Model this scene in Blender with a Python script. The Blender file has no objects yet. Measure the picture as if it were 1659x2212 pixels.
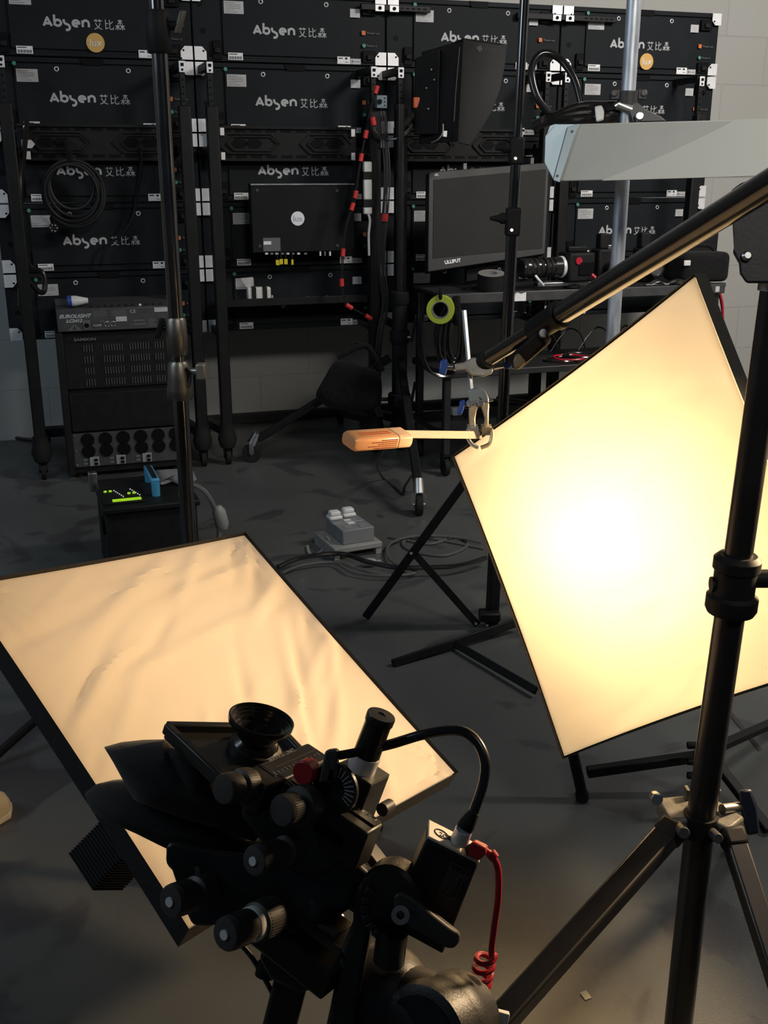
import bpy, bmesh, math, random
from mathutils import Vector as V, Matrix, noise
random.seed(7)
SC = bpy.context.scene
COL = SC.collection
# ------------------------------------------------------------------ camera
F_PX, PITCH, CAM_H = 2266.0, math.radians(18.1), 1.35
CR = V((1, 0, 0)); CF = V((0, math.cos(PITCH), -math.sin(PITCH))); CU = V((0, math.sin(PITCH), math.cos(PITCH)))
CP = V((0, 0, CAM_H))
def ray(x, y): return CR*((x-829.5)/F_PX) - CU*((y-1106)/F_PX) + CF
def atd(x, y, d): return CP + ray(x, y)*d
def aty(x, y, Y):
    r = ray(x, y); return CP + r*(Y/r.y)
def flo(x, y, z=0.0):
    r = ray(x, y); return CP + r*((z-CAM_H)/r.z)
def onplane(x, y, p, n):
    r = ray(x, y); return CP + r*((p-CP).dot(n)/r.dot(n))
# the racks and the rear wall are turned 17.9 degrees
TH = math.radians(17.9)
RU = V((math.cos(TH), math.sin(TH), 0)); RN = V((-math.sin(TH), math.cos(TH), 0)); ZZ = V((0, 0, 1))
P0 = aty(418.6, 131.6, 5.1)
SCL = 5.1/4.6
CW, CH = .8195*SCL, .2735*SCL
Z0 = P0.z
def rk(u, n, z): return V((P0.x, P0.y, 0)) + RU*u + RN*n + ZZ*z
def ruz(x, y, n=0.0):
    q = onplane(x, y, rk(0, n, 0), RN) - V((P0.x, P0.y, 0)); return q.dot(RU), q.z
def rpx(x, y, n=0.0): return onplane(x, y, rk(0, n, 0), RN)

# ------------------------------------------------------------------ materials
MATS = {}
def mat(name, col, rough=.5, metal=0.0, var=0.0, scale=8.0, bump=0.0, bscale=60.0, emit=None, estr=0.0, sheen=0.0, coat=0.0, stretch=None, spec=None):
    if name in MATS: return MATS[name]
    m = bpy.data.materials.new(name); m.use_nodes = True
    nt = m.node_tree; b = nt.nodes['Principled BSDF']
    b.inputs['Base Color'].default_value = (*col, 1); b.inputs['Roughness'].default_value = rough
    b.inputs['Metallic'].default_value = metal
    if spec is not None: b.inputs['Specular IOR Level'].default_value = spec
    if coat: b.inputs['Coat Weight'].default_value = coat
    if sheen: b.inputs['Sheen Weight'].default_value = sheen
    tc = nt.nodes.new('ShaderNodeTexCoord')
    src = tc.outputs['Object']
    if stretch:
        mp = nt.nodes.new('ShaderNodeMapping'); mp.inputs['Scale'].default_value = stretch
        nt.links.new(src, mp.inputs['Vector']); src = mp.outputs['Vector']
    n = nt.nodes.new('ShaderNodeTexNoise'); n.inputs['Scale'].default_value = scale; n.inputs['Detail'].default_value = 5
    nt.links.new(src, n.inputs['Vector'])
    if var:
        mr = nt.nodes.new('ShaderNodeMapRange'); mr.inputs[1].default_value = .3; mr.inputs[2].default_value = .7
        mr.inputs[3].default_value = 1-var; mr.inputs[4].default_value = 1+var
        nt.links.new(n.outputs['Fac'], mr.inputs['Value'])
        mx = nt.nodes.new('ShaderNodeMix'); mx.data_type = 'RGBA'; mx.blend_type = 'MULTIPLY'; mx.inputs[0].default_value = 1
        mx.inputs[6].default_value = (*col, 1); nt.links.new(mr.outputs[0], mx.inputs[7])
        nt.links.new(mx.outputs[2], b.inputs['Base Color'])
    rr = nt.nodes.new('ShaderNodeMapRange'); rr.inputs[3].default_value = max(0, rough-.06); rr.inputs[4].default_value = min(1, rough+.06)
    nt.links.new(n.outputs['Fac'], rr.inputs['Value']); nt.links.new(rr.outputs[0], b.inputs['Roughness'])
    if bump:
        n2 = nt.nodes.new('ShaderNodeTexNoise'); n2.inputs['Scale'].default_value = bscale; n2.inputs['Detail'].default_value = 4
        nt.links.new(src, n2.inputs['Vector'])
        bp = nt.nodes.new('ShaderNodeBump'); bp.inputs['Strength'].default_value = bump; bp.inputs['Distance'].default_value = .004
        nt.links.new(n2.outputs['Fac'], bp.inputs['Height']); nt.links.new(bp.outputs[0], b.inputs['Normal'])
    if emit:
        b.inputs['Emission Color'].default_value = (*emit, 1); b.inputs['Emission Strength'].default_value = estr
    MATS[name] = m; return m
BLK = mat('black_powder_coat', (.0085, .0085, .009), .5, spec=.22, var=.25, scale=20)
BLKM = mat('black_matt_plastic', (.0095, .0095, .010), .6, spec=.2, var=.2, scale=30)
BLKG = mat('black_gloss_tube', (.014, .013, .013), .22, .0, var=.2, scale=12, coat=.3)
RUB = mat('black_rubber', (.010, .010, .010), .75, spec=0.25, var=.3, scale=40)
CLOTH = mat('black_cloth', (.010, .010, .0105), .95, spec=0.1, var=.3, scale=60, bump=.25, bscale=400, sheen=.05)
CHROME = mat('chrome', (.62, .62, .62), .18, 1, var=.1, scale=30)
STEEL = mat('brushed_steel', (.45, .45, .45), .34, 1, var=.15, scale=25)
GALV = mat('galvanised_steel', (.62, .66, .72), .42, .6, var=.25, scale=14, stretch=(6, 6, 1))
GREYP = mat('grey_plastic', (.20, .20, .205), .5, var=.1, scale=30)
DGREY = mat('dark_grey_paint', (.045, .045, .047), .5, var=.2, scale=20)
MGREY = mat('mid_grey_print', (.11, .11, .115), .6, var=.1)
WHITEP = mat('white_plastic', (.62, .62, .60), .45, var=.08, scale=25)
LABEL = mat('paper_label', (.74, .74, .75), .7, var=.1, scale=60)
LABELD = mat('silver_label', (.44, .44, .45), .6, var=.1, scale=60)
INK = mat('label_ink', (.03, .03, .03), .7)
LOGO = mat('light_grey_logo_print', (.42, .43, .44), .6, spec=0.2, var=.06, scale=50)
PLATE = mat('bright_metal_plate', (.72, .72, .74), .45, .3, var=.08, scale=40)
CAB = mat('charcoal_cabinet_paint', (.0110, .0130, .0155), .55, spec=0.1, var=.2, scale=6)
CABD = mat('charcoal_cabinet_cover', (.0122, .0142, .0168), .6, spec=0.1, var=.15, scale=9)
GAP = mat('socket_black', (.004, .004, .005), .6, spec=0.1)
ORANGE = mat('orange_mark', (.55, .14, .03), .6)
GREEN = mat('green_mark', (.05, .24, .16), .6)
RED = mat('red_strap', (.55, .025, .025), .6, var=.2, scale=30)
REDC = mat('red_cable', (.42, .012, .03), .35, var=.1, scale=30)
BLUE = mat('blue_handwheel', (.02, .07, .34), .4, var=.1, scale=30)
YEL = mat('yellow_tag', (.62, .50, .01), .6)

# ------------------------------------------------------------------ mesh builder
class MB:
    def __init__(s): s.bm = bmesh.new()
    def box(s, c, sx, sy, sz, ax=CR, ay=None, az=ZZ, taper=1.0):
        ax = V(ax); az = V(az)
        if ay is None: ay = az.cross(ax)
        ay = V(ay); vs = []
        for k in (-1, 1):
            t = taper if k > 0 else 1.0
            for i, j in ((-1, -1), (1, -1), (1, 1), (-1, 1)):
                vs.append(s.bm.verts.new(V(c)+ax*(i*sx/2*t)+ay*(j*sy/2*t)+az*(k*sz/2)))
        for f in ((0, 3, 2, 1), (4, 5, 6, 7), (0, 1, 5, 4), (1, 2, 6, 5), (2, 3, 7, 6), (3, 0, 4, 7)):
            s.bm.faces.new([vs[i] for i in f])
        return s
    def bar(s, a, b, w, h, up=ZZ):
        a = V(a); b = V(b); d = b-a; L = d.length; d = d/L
        x = d.cross(V(up))
        if x.length < 1e-4: x = d.cross(V((1, 0, 0)))
        x.normalize(); y = x.cross(d)
        return s.box((a+b)/2, w, h, L, x, y*1.0, d)
    def ring(s, c, ax, r, seg, x=None):
        ax = V(ax).normalized()
        if x is None:
            x = ax.cross(ZZ)
            if x.length < .05: x = ax.cross(V((1, 0, 0)))
        x = (V(x)-ax*V(x).dot(ax)).normalized(); y = ax.cross(x)
        return [s.bm.verts.new(V(c)+(x*math.cos(2*math.pi*i/seg)+y*math.sin(2*math.pi*i/seg))*r) for i in range(seg)]
    def skin(s, A, B):
        n = len(A)
        for i in range(n): s.bm.faces.new((A[i], A[(i+1) % n], B[(i+1) % n], B[i]))
    def cyl(s, a, b, r0, r1=None, seg=20, cap=True):
        r1 = r0 if r1 is None else r1
        a = V(a); b = V(b); ax = (b-a)
        A = s.ring(a, ax, r0, seg); B = s.ring(b, ax, r1, seg); s.skin(A, B)
        if cap:
            s.bm.faces.new(A[::-1]); s.bm.faces.new(B)
        return s
    def lathe(s, o, ax, prof, seg=28, cap=(True, True)):
        ax = V(ax).normalized(); prev = None; first = None
        for r, h in prof:
            R = s.ring(V(o)+ax*h, ax, max(r, 1e-5), seg)
            if prev: s.skin(prev, R)
            else: first = R
            prev = R
        if cap[0]: s.bm.faces.new(first[::-1])
        if cap[1]: s.bm.faces.new(prev)
        return s
    def tube(s, pts, r, seg=8, closed=False, cap=True, rs=None):
        pts = [V(p) for p in pts]; n = len(pts); rings = []; x = None
        for i, p in enumerate(pts):
            if closed: t = pts[(i+1) % n]-pts[i-1]
            else: t = pts[min(i+1, n-1)]-pts[max(i-1, 0)]
            if t.length < 1e-9: t = V((0, 0, 1))
            t.normalize()
            if x is None:
                x = t.cross(ZZ)
                if x.length < .05: x = t.cross(V((1, 0, 0)))
            x = x-t*x.dot(t)
            if x.length < 1e-6: x = t.cross(V((.3, .5, .8)))
            x.normalize(); y = t.cross(x); rr = rs[i] if rs else r
            rings.append([s.bm.verts.new(p+(x*math.cos(2*math.pi*k/seg)+y*math.sin(2*math.pi*k/seg))*rr) for k in range(seg)])
        for i in range(n-1): s.skin(rings[i], rings[i+1])
        if closed: s.skin(rings[-1], rings[0])
        elif cap:
            s.bm.faces.new(rings[0][::-1]); s.bm.faces.new(rings[-1])
        return s
    def prism(s, front, back):
        A = [s.bm.verts.new(V(p)) for p in front]; B = [s.bm.verts.new(V(p)) for p in back]
        s.skin(A, B)
        for L in (A[::-1], B):
            f = s.bm.faces.new(L)
            if len(L) > 4: bmesh.ops.triangulate(s.bm, faces=[f])
        return s
    def slab(s, pts, vec):
        return s.prism(pts, [V(p)+V(vec) for p in pts])
    def px(s, poly, d, dd, shift=(0, 0)):
        return s.prism([atd(x, y, d) for x, y in poly], [atd(x+shift[0], y+shift[1], d+dd) for x, y in poly])
    def pillow(s, front, vec, levels=((1, 0), (.93, .45), (.75, .8), (.45, .97))):
        """closed soft body: outline at mid depth, swelling both ways along vec"""
        pts = [V(p) for p in front]; c = sum(pts, V())/len(pts); vec = V(vec)
        base = [s.bm.verts.new(p) for p in pts]
        for sg in (-1, 1):
            prev = base
            for sc, o in levels[1:]:
                R = [s.bm.verts.new(c+(p-c)*sc+vec*(sg*o)) for p in pts]
                s.skin(prev, R) if sg > 0 else s.skin(R, prev)
                prev = R
            m = s.bm.verts.new(c+vec*sg)
            for i in range(len(prev)):
                a, b = prev[i], prev[(i+1) % len(prev)]
                s.bm.faces.new((a, b, m) if sg > 0 else (b, a, m))
        return s
    def sphere(s, c, r, sx=V((1, 0, 0)), sy=V((0, 1, 0)), sz=V((0, 0, 1)), seg=16, rings=10):
        prev = None
        top = s.bm.verts.new(V(c)+sz*r); bot = s.bm.verts.new(V(c)-sz*r); R0 = None
        for i in range(1, rings):
            a = math.pi*i/rings
            R = [s.bm.verts.new(V(c)+(sx*math.cos(2*math.pi*k/seg)+sy*math.sin(2*math.pi*k/seg))*(r*math.sin(a))+sz*(r*math.cos(a))) for k in range(seg)]
            if prev: s.skin(R, prev)
            else:
                for k in range(seg): s.bm.faces.new((R[k], R[(k+1) % seg], top))
            prev = R
        for k in range(seg): s.bm.faces.new((prev[(k+1) % seg], prev[k], bot))
        return s
    def strokes(s, lines, o, ax, ay, an, w, t=.0008, seg=8):
        """flat printed strokes: polylines in (x,y), laid on the plane (ax,ay), raised t along an"""
        for i_, ln in enumerate(lines):
            t = t+.000012; ww = w
            if isinstance(ln, tuple): ln, ww = ln
            P = [V(o)+ax*x+ay*y for x, y in ln]
            for a, b in zip(P, P[1:]):
                d = b-a
                if d.length < 1e-7: continue
                d.normalize(); q = an.cross(d)*(ww/2)
                t += .000012; s.slab([a-q, b-q, b+q, a+q], an*t)
            for p in P[1:-1]:
                t += .000012; s.slab([p+(ax*math.cos(2*math.pi*i/seg)+ay*math.sin(2*math.pi*i/seg))*(ww/2) for i in range(seg)], an*t)
        return s
    def build(s, name, m, parent=None, bevel=0.0, smooth=True, seg=2, subsurf=0):
        bm = s.bm
        bmesh.ops.remove_doubles(bm, verts=bm.verts, dist=1e-7)
        bmesh.ops.recalc_face_normals(bm, faces=bm.faces)
        if parent is not None: bm.transform(WM[root_of(parent)].inverted())
        me = bpy.data.meshes.new(name); bm.to_mesh(me); bm.free()
        ms = m if isinstance(m, (list, tuple)) else [m]
        for k in ms: me.materials.append(k)
        o = bpy.data.objects.new(name, me); COL.objects.link(o)
        if smooth:
            for p in me.polygons: p.use_smooth = True
            try: me.set_sharp_from_angle(angle=math.radians(38))
            except Exception: pass
        if bevel:
            b = o.modifiers.new('bevel', 'BEVEL'); b.width = bevel; b.segments = seg; b.limit_method = 'ANGLE'; b.angle_limit = math.radians(40)
        if subsurf:
            q = o.modifiers.new('subdivision', 'SUBSURF'); q.levels = subsurf; q.render_levels = subsurf
        if parent is not None: o.parent = parent; PAR[o.name] = parent
        else: WM[o.name] = Matrix()
        return o
WM = {}; PAR = {}
def root_of(o):
    while o.name in PAR: o = PAR[o.name]
    return o.name
def tag(o, label, cat, group=None):
    o['label'] = label; o['category'] = cat
    if group: o['group'] = group
    return o
def thing(name, label, cat, loc=(0, 0, 0), rz=0.0, group=None):
    o = bpy.data.objects.new(name, None); COL.objects.link(o)
    o.location = loc; o.rotation_euler = (0, 0, rz); o.empty_display_size = .05
    WM[o.name] = Matrix.Translation(V(loc)) @ Matrix.Rotation(rz, 4, 'Z')
    return tag(o, label, cat, group)
def solo(o, label, cat, group=None): return tag(o, label, cat, group)
def rebase(o, loc):
    """give a one-mesh thing an origin at its own base"""
    loc = V(loc); o.data.transform(Matrix.Translation(-loc)); o.location = loc; return o
def copy_tree(o, parent=None, loc=None):
    c = o.copy(); COL.objects.link(c)
    if parent is not None: c.parent = parent; PAR[c.name] = parent
    if loc is not None:
        c.location = loc; WM[c.name] = Matrix.Translation(V(loc)) @ Matrix.Rotation(o.rotation_euler.z, 4, 'Z')
    for ch in list(o.children): copy_tree(ch, c)
    return c
def struct(o): o['kind'] = 'structure'; return o
def spline(pts, n=8, closed=False):
    pts = [V(p) for p in pts]; N = len(pts); out = []
    rng = range(N if closed else N-1)
    for i in rng:
        if closed: a, b, c, d = pts[i-1], pts[i], pts[(i+1) % N], pts[(i+2) % N]
        else: a, b, c, d = pts[max(i-1, 0)], pts[i], pts[i+1], pts[min(i+2, N-1)]
        for k in range(n):
            t = k/n
            out.append(.5*((2*b)+(c-a)*t+(2*a-5*b+4*c-d)*t*t+(3*b-a-3*c+d)*t**3))
    if not closed: out.append(pts[-1])
    return out
def textmesh(txt, size, bold=0.0, shear=0.0, align='LEFT'):
    cu = bpy.data.curves.new('t', 'FONT'); cu.body = txt; cu.size = size; cu.offset = bold; cu.shear = shear
    cu.align_x = align; cu.extrude = .0003; cu.resolution_u = 3
    o = bpy.data.objects.new('t', cu); COL.objects.link(o)
    dg = bpy.context.evaluated_depsgraph_get()
    me = bpy.data.meshes.new_from_object(o.evaluated_get(dg))
    bpy.data.objects.remove(o); bpy.data.curves.remove(cu); return me
def text_on(name, txt, size, o, ax, ay, m, parent, bold=0.0, shear=0.0, align='LEFT', sx=1.0):
    me = textmesh(txt, size, bold, shear, align)
    ax = V(ax).normalized(); ay = V(ay).normalized(); an = ax.cross(ay)
    M = Matrix((( ax.x*sx, ay.x, an.x, o[0]), (ax.y*sx, ay.y, an.y, o[1]), (ax.z*sx, ay.z, an.z, o[2]), (0, 0, 0, 1)))
    me.transform(M)
    if parent is not None: me.transform(WM[root_of(parent)].inverted())
    me.materials.clear(); me.materials.append(m); me.name = name
    ob = bpy.data.objects.new(name, me); COL.objects.link(ob)
    if parent is not None: ob.parent = parent; PAR[ob.name] = parent
    return ob
cam = bpy.data.cameras.new('camera'); co = bpy.data.objects.new('camera', cam); COL.objects.link(co)
co.location = CP; co.rotation_euler = (math.radians(90)-PITCH, 0, 0)
cam.sensor_fit = 'VERTICAL'; cam.sensor_height = 36; cam.sensor_width = 27; cam.lens = 36*F_PX/2212; cam.clip_start = .02
SC.camera = co
SC.view_settings.view_transform = 'Standard'; SC.view_settings.look = 'None'; SC.view_settings.gamma = 1
SC.view_settings.exposure = 0
# ------------------------------------------------------------------ room shell
def wall_material():
    m = bpy.data.materials.new('painted_blockwork'); m.use_nodes = True; nt = m.node_tree; b = nt.nodes['Principled BSDF']
    tc = nt.nodes.new('ShaderNodeTexCoord'); sp = nt.nodes.new('ShaderNodeSeparateXYZ'); cb = nt.nodes.new('ShaderNodeCombineXYZ')
    nt.links.new(tc.outputs['Object'], sp.inputs[0]); nt.links.new(sp.outputs[0], cb.inputs[0]); nt.links.new(sp.outputs[2], cb.inputs[1])
    br = nt.nodes.new('ShaderNodeTexBrick'); nt.links.new(cb.outputs[0], br.inputs['Vector'])
    br.inputs['Scale'].default_value = 1.0; br.inputs['Brick Width'].default_value = .56; br.inputs['Row Height'].default_value = .26
    br.inputs['Mortar Size'].default_value = .006; br.inputs['Mortar Smooth'].default_value = .5
    br.inputs['Color1'].default_value = (.40, .395, .375, 1); br.inputs['Color2'].default_value = (.38, .375, .355, 1); br.inputs['Mortar'].default_value = (.35, .345, .33, 1)
    no = nt.nodes.new('ShaderNodeTexNoise'); no.inputs['Scale'].default_value = 60; no.inputs['Detail'].default_value = 6
    nt.links.new(tc.outputs['Object'], no.inputs['Vector'])
    ad = nt.nodes.new('ShaderNodeMath'); ad.operation = 'MULTIPLY_ADD'; ad.inputs[1].default_value = -.6; nt.links.new(br.outputs['Fac'], ad.inputs[0]); nt.links.new(no.outputs['Fac'], ad.inputs[2])
    bp = nt.nodes.new('ShaderNodeBump'); bp.inputs['Strength'].default_value = .35; bp.inputs['Distance'].default_value = .006
    nt.links.new(ad.outputs[0], bp.inputs['Height']); nt.links.new(bp.outputs[0], b.inputs['Normal'])
    nt.links.new(br.outputs['Color'], b.inputs['Base Color']); b.inputs['Roughness'].default_value = .7
    return m
def floor_material():
    m = bpy.data.materials.new('painted_concrete_floor'); m.use_nodes = True; nt = m.node_tree; b = nt.nodes['Principled BSDF']
    tc = nt.nodes.new('ShaderNodeTexCoord'); W = tc.outputs['Object']
    def nz(sc, det=6, dist=0.0):
        n = nt.nodes.new('ShaderNodeTexNoise'); n.inputs['Scale'].default_value = sc; n.inputs['Detail'].default_value = det; n.inputs['Distortion'].default_value = dist
        nt.links.new(W, n.inputs['Vector']); return n.outputs['Fac']
    def ramp(f, stops):
        r = nt.nodes.new('ShaderNodeValToRGB'); e = r.color_ramp.elements
        e[0].position, e[0].color = stops[0]; e[1].position, e[1].color = stops[1]
        for p, c in stops[2:]: x = e.new(p); x.color = c
        nt.links.new(f, r.inputs[0]); return r.outputs[0]
    base = ramp(nz(1.3), [(.3, (.060, .064, .063, 1)), (.7, (.090, .093, .090, 1))])
    # worn purple-brown stains and swept arcs
    st = ramp(nz(2.6, 8, 1.6), [(.57, (0, 0, 0, 1)), (.62, (1, 1, 1, 1))])
    mx = nt.nodes.new('ShaderNodeMix'); mx.data_type = 'RGBA'; mx.inputs[7].default_value = (.036, .030, .036, 1)
    mu = nt.nodes.new('ShaderNodeMath'); mu.operation = 'MULTIPLY'; mu.inputs[1].default_value = .7
    nt.links.new(st, mu.inputs[0]); nt.links.new(mu.outputs[0], mx.inputs[0]); nt.links.new(base, mx.inputs[6])
    sc = ramp(nz(9, 10, 3.0), [(.70, (0, 0, 0, 1)), (.74, (1, 1, 1, 1))])
    m2 = nt.nodes.new('ShaderNodeMath'); m2.operation = 'MULTIPLY'; m2.inputs[1].default_value = .35; nt.links.new(sc, m2.inputs[0])
    mx2 = nt.nodes.new('ShaderNodeMix'); mx2.data_type = 'RGBA'; mx2.inputs[7].default_value = (.10, .10, .095, 1)
    nt.links.new(m2.outputs[0], mx2.inputs[0]); nt.links.new(mx.outputs[2], mx2.inputs[6])
    nt.links.new(mx2.outputs[2], b.inputs['Base Color'])
    rr = nt.nodes.new('ShaderNodeMapRange'); rr.inputs[3].default_value = .32; rr.inputs[4].default_value = .50; b.inputs['Specular IOR Level'].default_value = .9
    nt.links.new(nz(5), rr.inputs['Value']); nt.links.new(rr.outputs[0], b.inputs['Roughness'])
    bp = nt.nodes.new('ShaderNodeBump'); bp.inputs['Strength'].default_value = .22; bp.inputs['Distance'].default_value = .0025
    nt.links.new(nz(300, 3), bp.inputs['Height']); nt.links.new(bp.outputs[0], b.inputs['Normal'])
    return m
WALLM = wall_material()
def slab_wall(name, c, ax, L, H, t=.12, m=WALLM):
    o = MB().box((0, 0, H/2), L, t, H).build(name, m, smooth=False)
    o.location = c; o.rotation_euler = (0, 0, math.atan2(ax[1], ax[0])); return struct(o)
WN = .57
fl_o = MB().box((0, 0, -.05), 9.0, 10.5, .1).build('floor', floor_material(), smooth=False); fl_o.location = (.3, 3.3, 0); struct(fl_o)
slab_wall('wall_back', rk(1.2, WN+.06, 0), RU, 8.6, 3.3)
slab_wall('wall_left', (-3.4, 2.5, 0), (0, 1, 0), 9, 3.3)
slab_wall('wall_right', (4.4, 3.0, 0), (0, 1, 0), 10, 3.3)
ce = MB().box((0, 0, 0), 9, 10.5, .1).build('ceiling', mat('dark_ceiling_paint', (.10, .10, .10), .9, var=.1), smooth=False); ce.location = (.3, 3.3, 3.35); struct(ce)

# ------------------------------------------------------------------ lettering in strokes
def arc(cx, cy, rx, ry, a0, a1, n=10):
    return [(cx+rx*math.cos(math.radians(a0+(a1-a0)*i/n)), cy+ry*math.sin(math.radians(a0+(a1-a0)*i/n))) for i in range(n+1)]
ABSEN = [[(0, 0), (.30, .72), (.60, 0)], [(.17, .22), (.5, .22)],                                  # A
         [(.82, 1.0), (.82, .05)], arc(1.06, .30, .24, .26, 160, -160, 12),                          # b
         [(1.52, .62), (1.52, .42), (1.60, .26), (1.80, .18), (1.92, .06), (1.94, -.12), (1.84, -.28), (1.62, -.30)],  # s
         [(2.18, .30)]+arc(2.42, .30, .25, .26, 0, 300, 12),                                         # e
         [(2.92, 0), (2.92, .58)], [(2.92, .34)]+arc(3.16, .34, .22, .24, 180, 0, 8)+[(3.38, 0)]]   # n
AI = [[(.08, .82), (.92, .82)], [(.32, .98), (.32, .68)], [(.68, .98), (.68, .68)], [(.74, .60), (.60, .30), (.40, .12), (.10, 0)], [(.24, .60), (.42, .28), (.64, .10), (.92, 0)]]
BI = [[(.14, .96), (.14, .06), (.42, .18)], [(.14, .58), (.42, .58)], [(.90, .78), (.56, .52)], [(.56, .96), (.56, .12), (.64, .04), (.90, .04), (.94, .24)]]
def mu(ox, oy, k): return [[(ox-.0, oy+.30*k), (ox+.9*k, oy+.30*k)], [(ox+.45*k, oy+.5*k), (ox+.45*k, oy-.5*k)], [(ox+.45*k, oy+.28*k), (ox+.0*k, oy-.36*k)], [(ox+.45*k, oy+.28*k), (ox+.9*k, oy-.36*k)]]
SEN = mu(.26, .74, .54)+mu(.0, .24, .52)+mu(.50, .24, .52)
# ------------------------------------------------------------------ LED cabinets seen from behind
def cab_frame(col, row):
    u0 = (col-1)*CW; zb = Z0-CH*row
    return u0, zb
def build_cabinet(u0, zb):
    def q(x, n, z): return rk(u0+x*CW, n, zb+z*CH)
    T = thing('led_cabinet', 'x', 'LED panel', q(0, 0, 0), TH)
    g = .004/CW
    MB().box(q(.5, .055, .5), CW-.006, .09, CH-.006, RU, RN).build('body', CAB, T, bevel=.004)
    MB().box(q(.48, .006, .5), CW*.66, .012, CH*.80, RU, RN).build('back_cover', CABD, T, bevel=.002)
    MB().box(q(.5, .006, .955), CW*.99, .012, CH*.07, RU, RN).box(q(.5, .006, .035), CW*.99, .012, CH*.055, RU, RN).build('frame_lip', CAB, T, bevel=.002)
    # handle notch
    MB().slab([q(.455, .0005, .99), q(.565, .0005, .99), q(.56, .0005, .90), q(.47, .0005, .90)], RN*-.006).build('handle_notch', GAP, T)
    for x in (.345, .68):
        o = q(x, 0, .84)
        MB().tube([o+RU*(.0085*math.cos(a*.5236))+ZZ*(.0085*math.sin(a*.5236)) for a in range(12)], .0022, 6, closed=True).build('lock_ring', PLATE, T)
    # printed name
    lg = MB(); k = CW*.207/3.4; o = q(.305, 0, .40)-RN*.0008
    lg.strokes([[(x*k, y*k*.82) for x, y in l] for l in ABSEN], o, RU, ZZ, -RN, .175*k)
    kc = CW*.045
    for i, gl in enumerate((AI, BI, SEN)):
        lg.strokes([[(x*kc, y*kc) for x, y in l] for l in gl], o+RU*(CW*(.226+.0515*i))+ZZ*(-.006), RU, ZZ, -RN, .085*kc)
    lg.build('brand_lettering', LOGO, T, smooth=False)
    def lab(name, x0, x1, z0, z1, m, marks=None, n=.0):
        o = MB().slab([q(x0, n, z0), q(x1, n, z0), q(x1, n, z1), q(x0, n, z1)], RN*-.0012).build(name, m, T, smooth=False)
        if marks:
            k = MB()
            for a, b, c, d in marks:
                xa, xb = x0+(x1-x0)*a, x0+(x1-x0)*b; za, zb_ = z0+(z1-z0)*c, z0+(z1-z0)*d
                k.slab([q(xa, n-.0012, za), q(xb, n-.0012, za), q(xb, n-.0012, zb_), q(xa, n-.0012, zb_)], RN*-.0004)
            k.build('print', MGREY if m is not LABEL or name == 'info_label' else INK, o, smooth=False)
        return o
    lab('info_label', .16, .258, .66, .83, LABELD, [(.06, .55, .84, .88), (.06, .8, .70, .735), (.06, .86, .56, .595), (.06, .84, .42, .455), (.06, .5, .28, .315), (.06, .7, .12, .155)])
    lab('barcode_label', .172, .246, .03, .13, LABEL, [(.06, .62, .74, .86)]+[(.08+i*.062, .08+i*.062+(.034 if i % 3 else .046), .1, .5) for i in range(14)])
    lab('rating_label', .735, .803, .02, .125, LABEL, [(.08, .42, .68, .84), (.6, .78, .6, .9), (.6, .84, .22, .3)])
    lab('warning_label', .805, .86, .02, .10, LABELD, [(.1, .25, .3, .7), (.3, .9, .4, .5)])
    lab('port_label', .805, .857, .68, .80, LABELD)
    MB().slab([q(.866, 0, .44), q(.886, 0, .44), q(.886, 0, .50), q(.866, 0, .50)], RN*-.002).build('power_out_mark', ORANGE, T)
    for nm, x, z in (('power_in_mark', .878, .29), ('arrow_mark', .155, .90)):
        MB().cyl(q(x, .0, z), q(x, -.003, z), .0085).build(nm, GREEN, T)
    text_on('port_print', 'Power out', .014, q(.895, -.002, .455), RU, ZZ, MGREY, T)
    text_on('port_print', 'Power in', .014, q(.893, -.002, .275), RU, ZZ, MGREY, T)
    for x, z in ((.905, .80), (.905, .13), (.118, .16)):
        s = MB().box(q(x, -.001, z), CW*(.07 if x > .5 else .045), .012, CH*(.17 if x > .5 else .26), RU, RN).build('socket', GAP, T, bevel=.002)
        MB().box(q(x, -.012, z-.01), CW*.03, .016, CH*.07, RU, RN).build('plug', RUB, s, bevel=.003)
    for x in (.045, .055):
        MB().cyl(q(x, .012, .78 if x < .05 else .42), q(x, .008, .78 if x < .05 else .42), .012).build('side_hole', GAP, T)
    for x, sx in ((.0, 1), (1.0, -1)):
        for z, sz in ((0.0, 1), (1.0, -1)):
            a = .062*CW; b = .185*CH
            cc = q(x, -.006, z)+RU*(sx*.004)+ZZ*(sz*.004)
            P = [cc, cc+RU*(sx*a*.95), cc+RU*(sx*a*.95)+ZZ*(sz*b*.62), cc+RU*(sx*a*.62)+ZZ*(sz*b), cc+ZZ*(sz*b)]
            pl = MB().slab(P, RN*-.003).build('corner_plate', PLATE, T, smooth=False)
            hc = cc+RU*(sx*a*.72)+ZZ*(sz*b*.68)-RN*.003
            MB().cyl(hc, hc-RN*.0015, .0045, seg=10).build('bolt_hole', GAP, pl)
    return T
COLN = ['first column from the left', 'second column from the left', 'third column from the left', 'rightmost column']
ROWN = ['top row', 'second row', 'third row', 'fourth row', 'bottom row']
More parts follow.
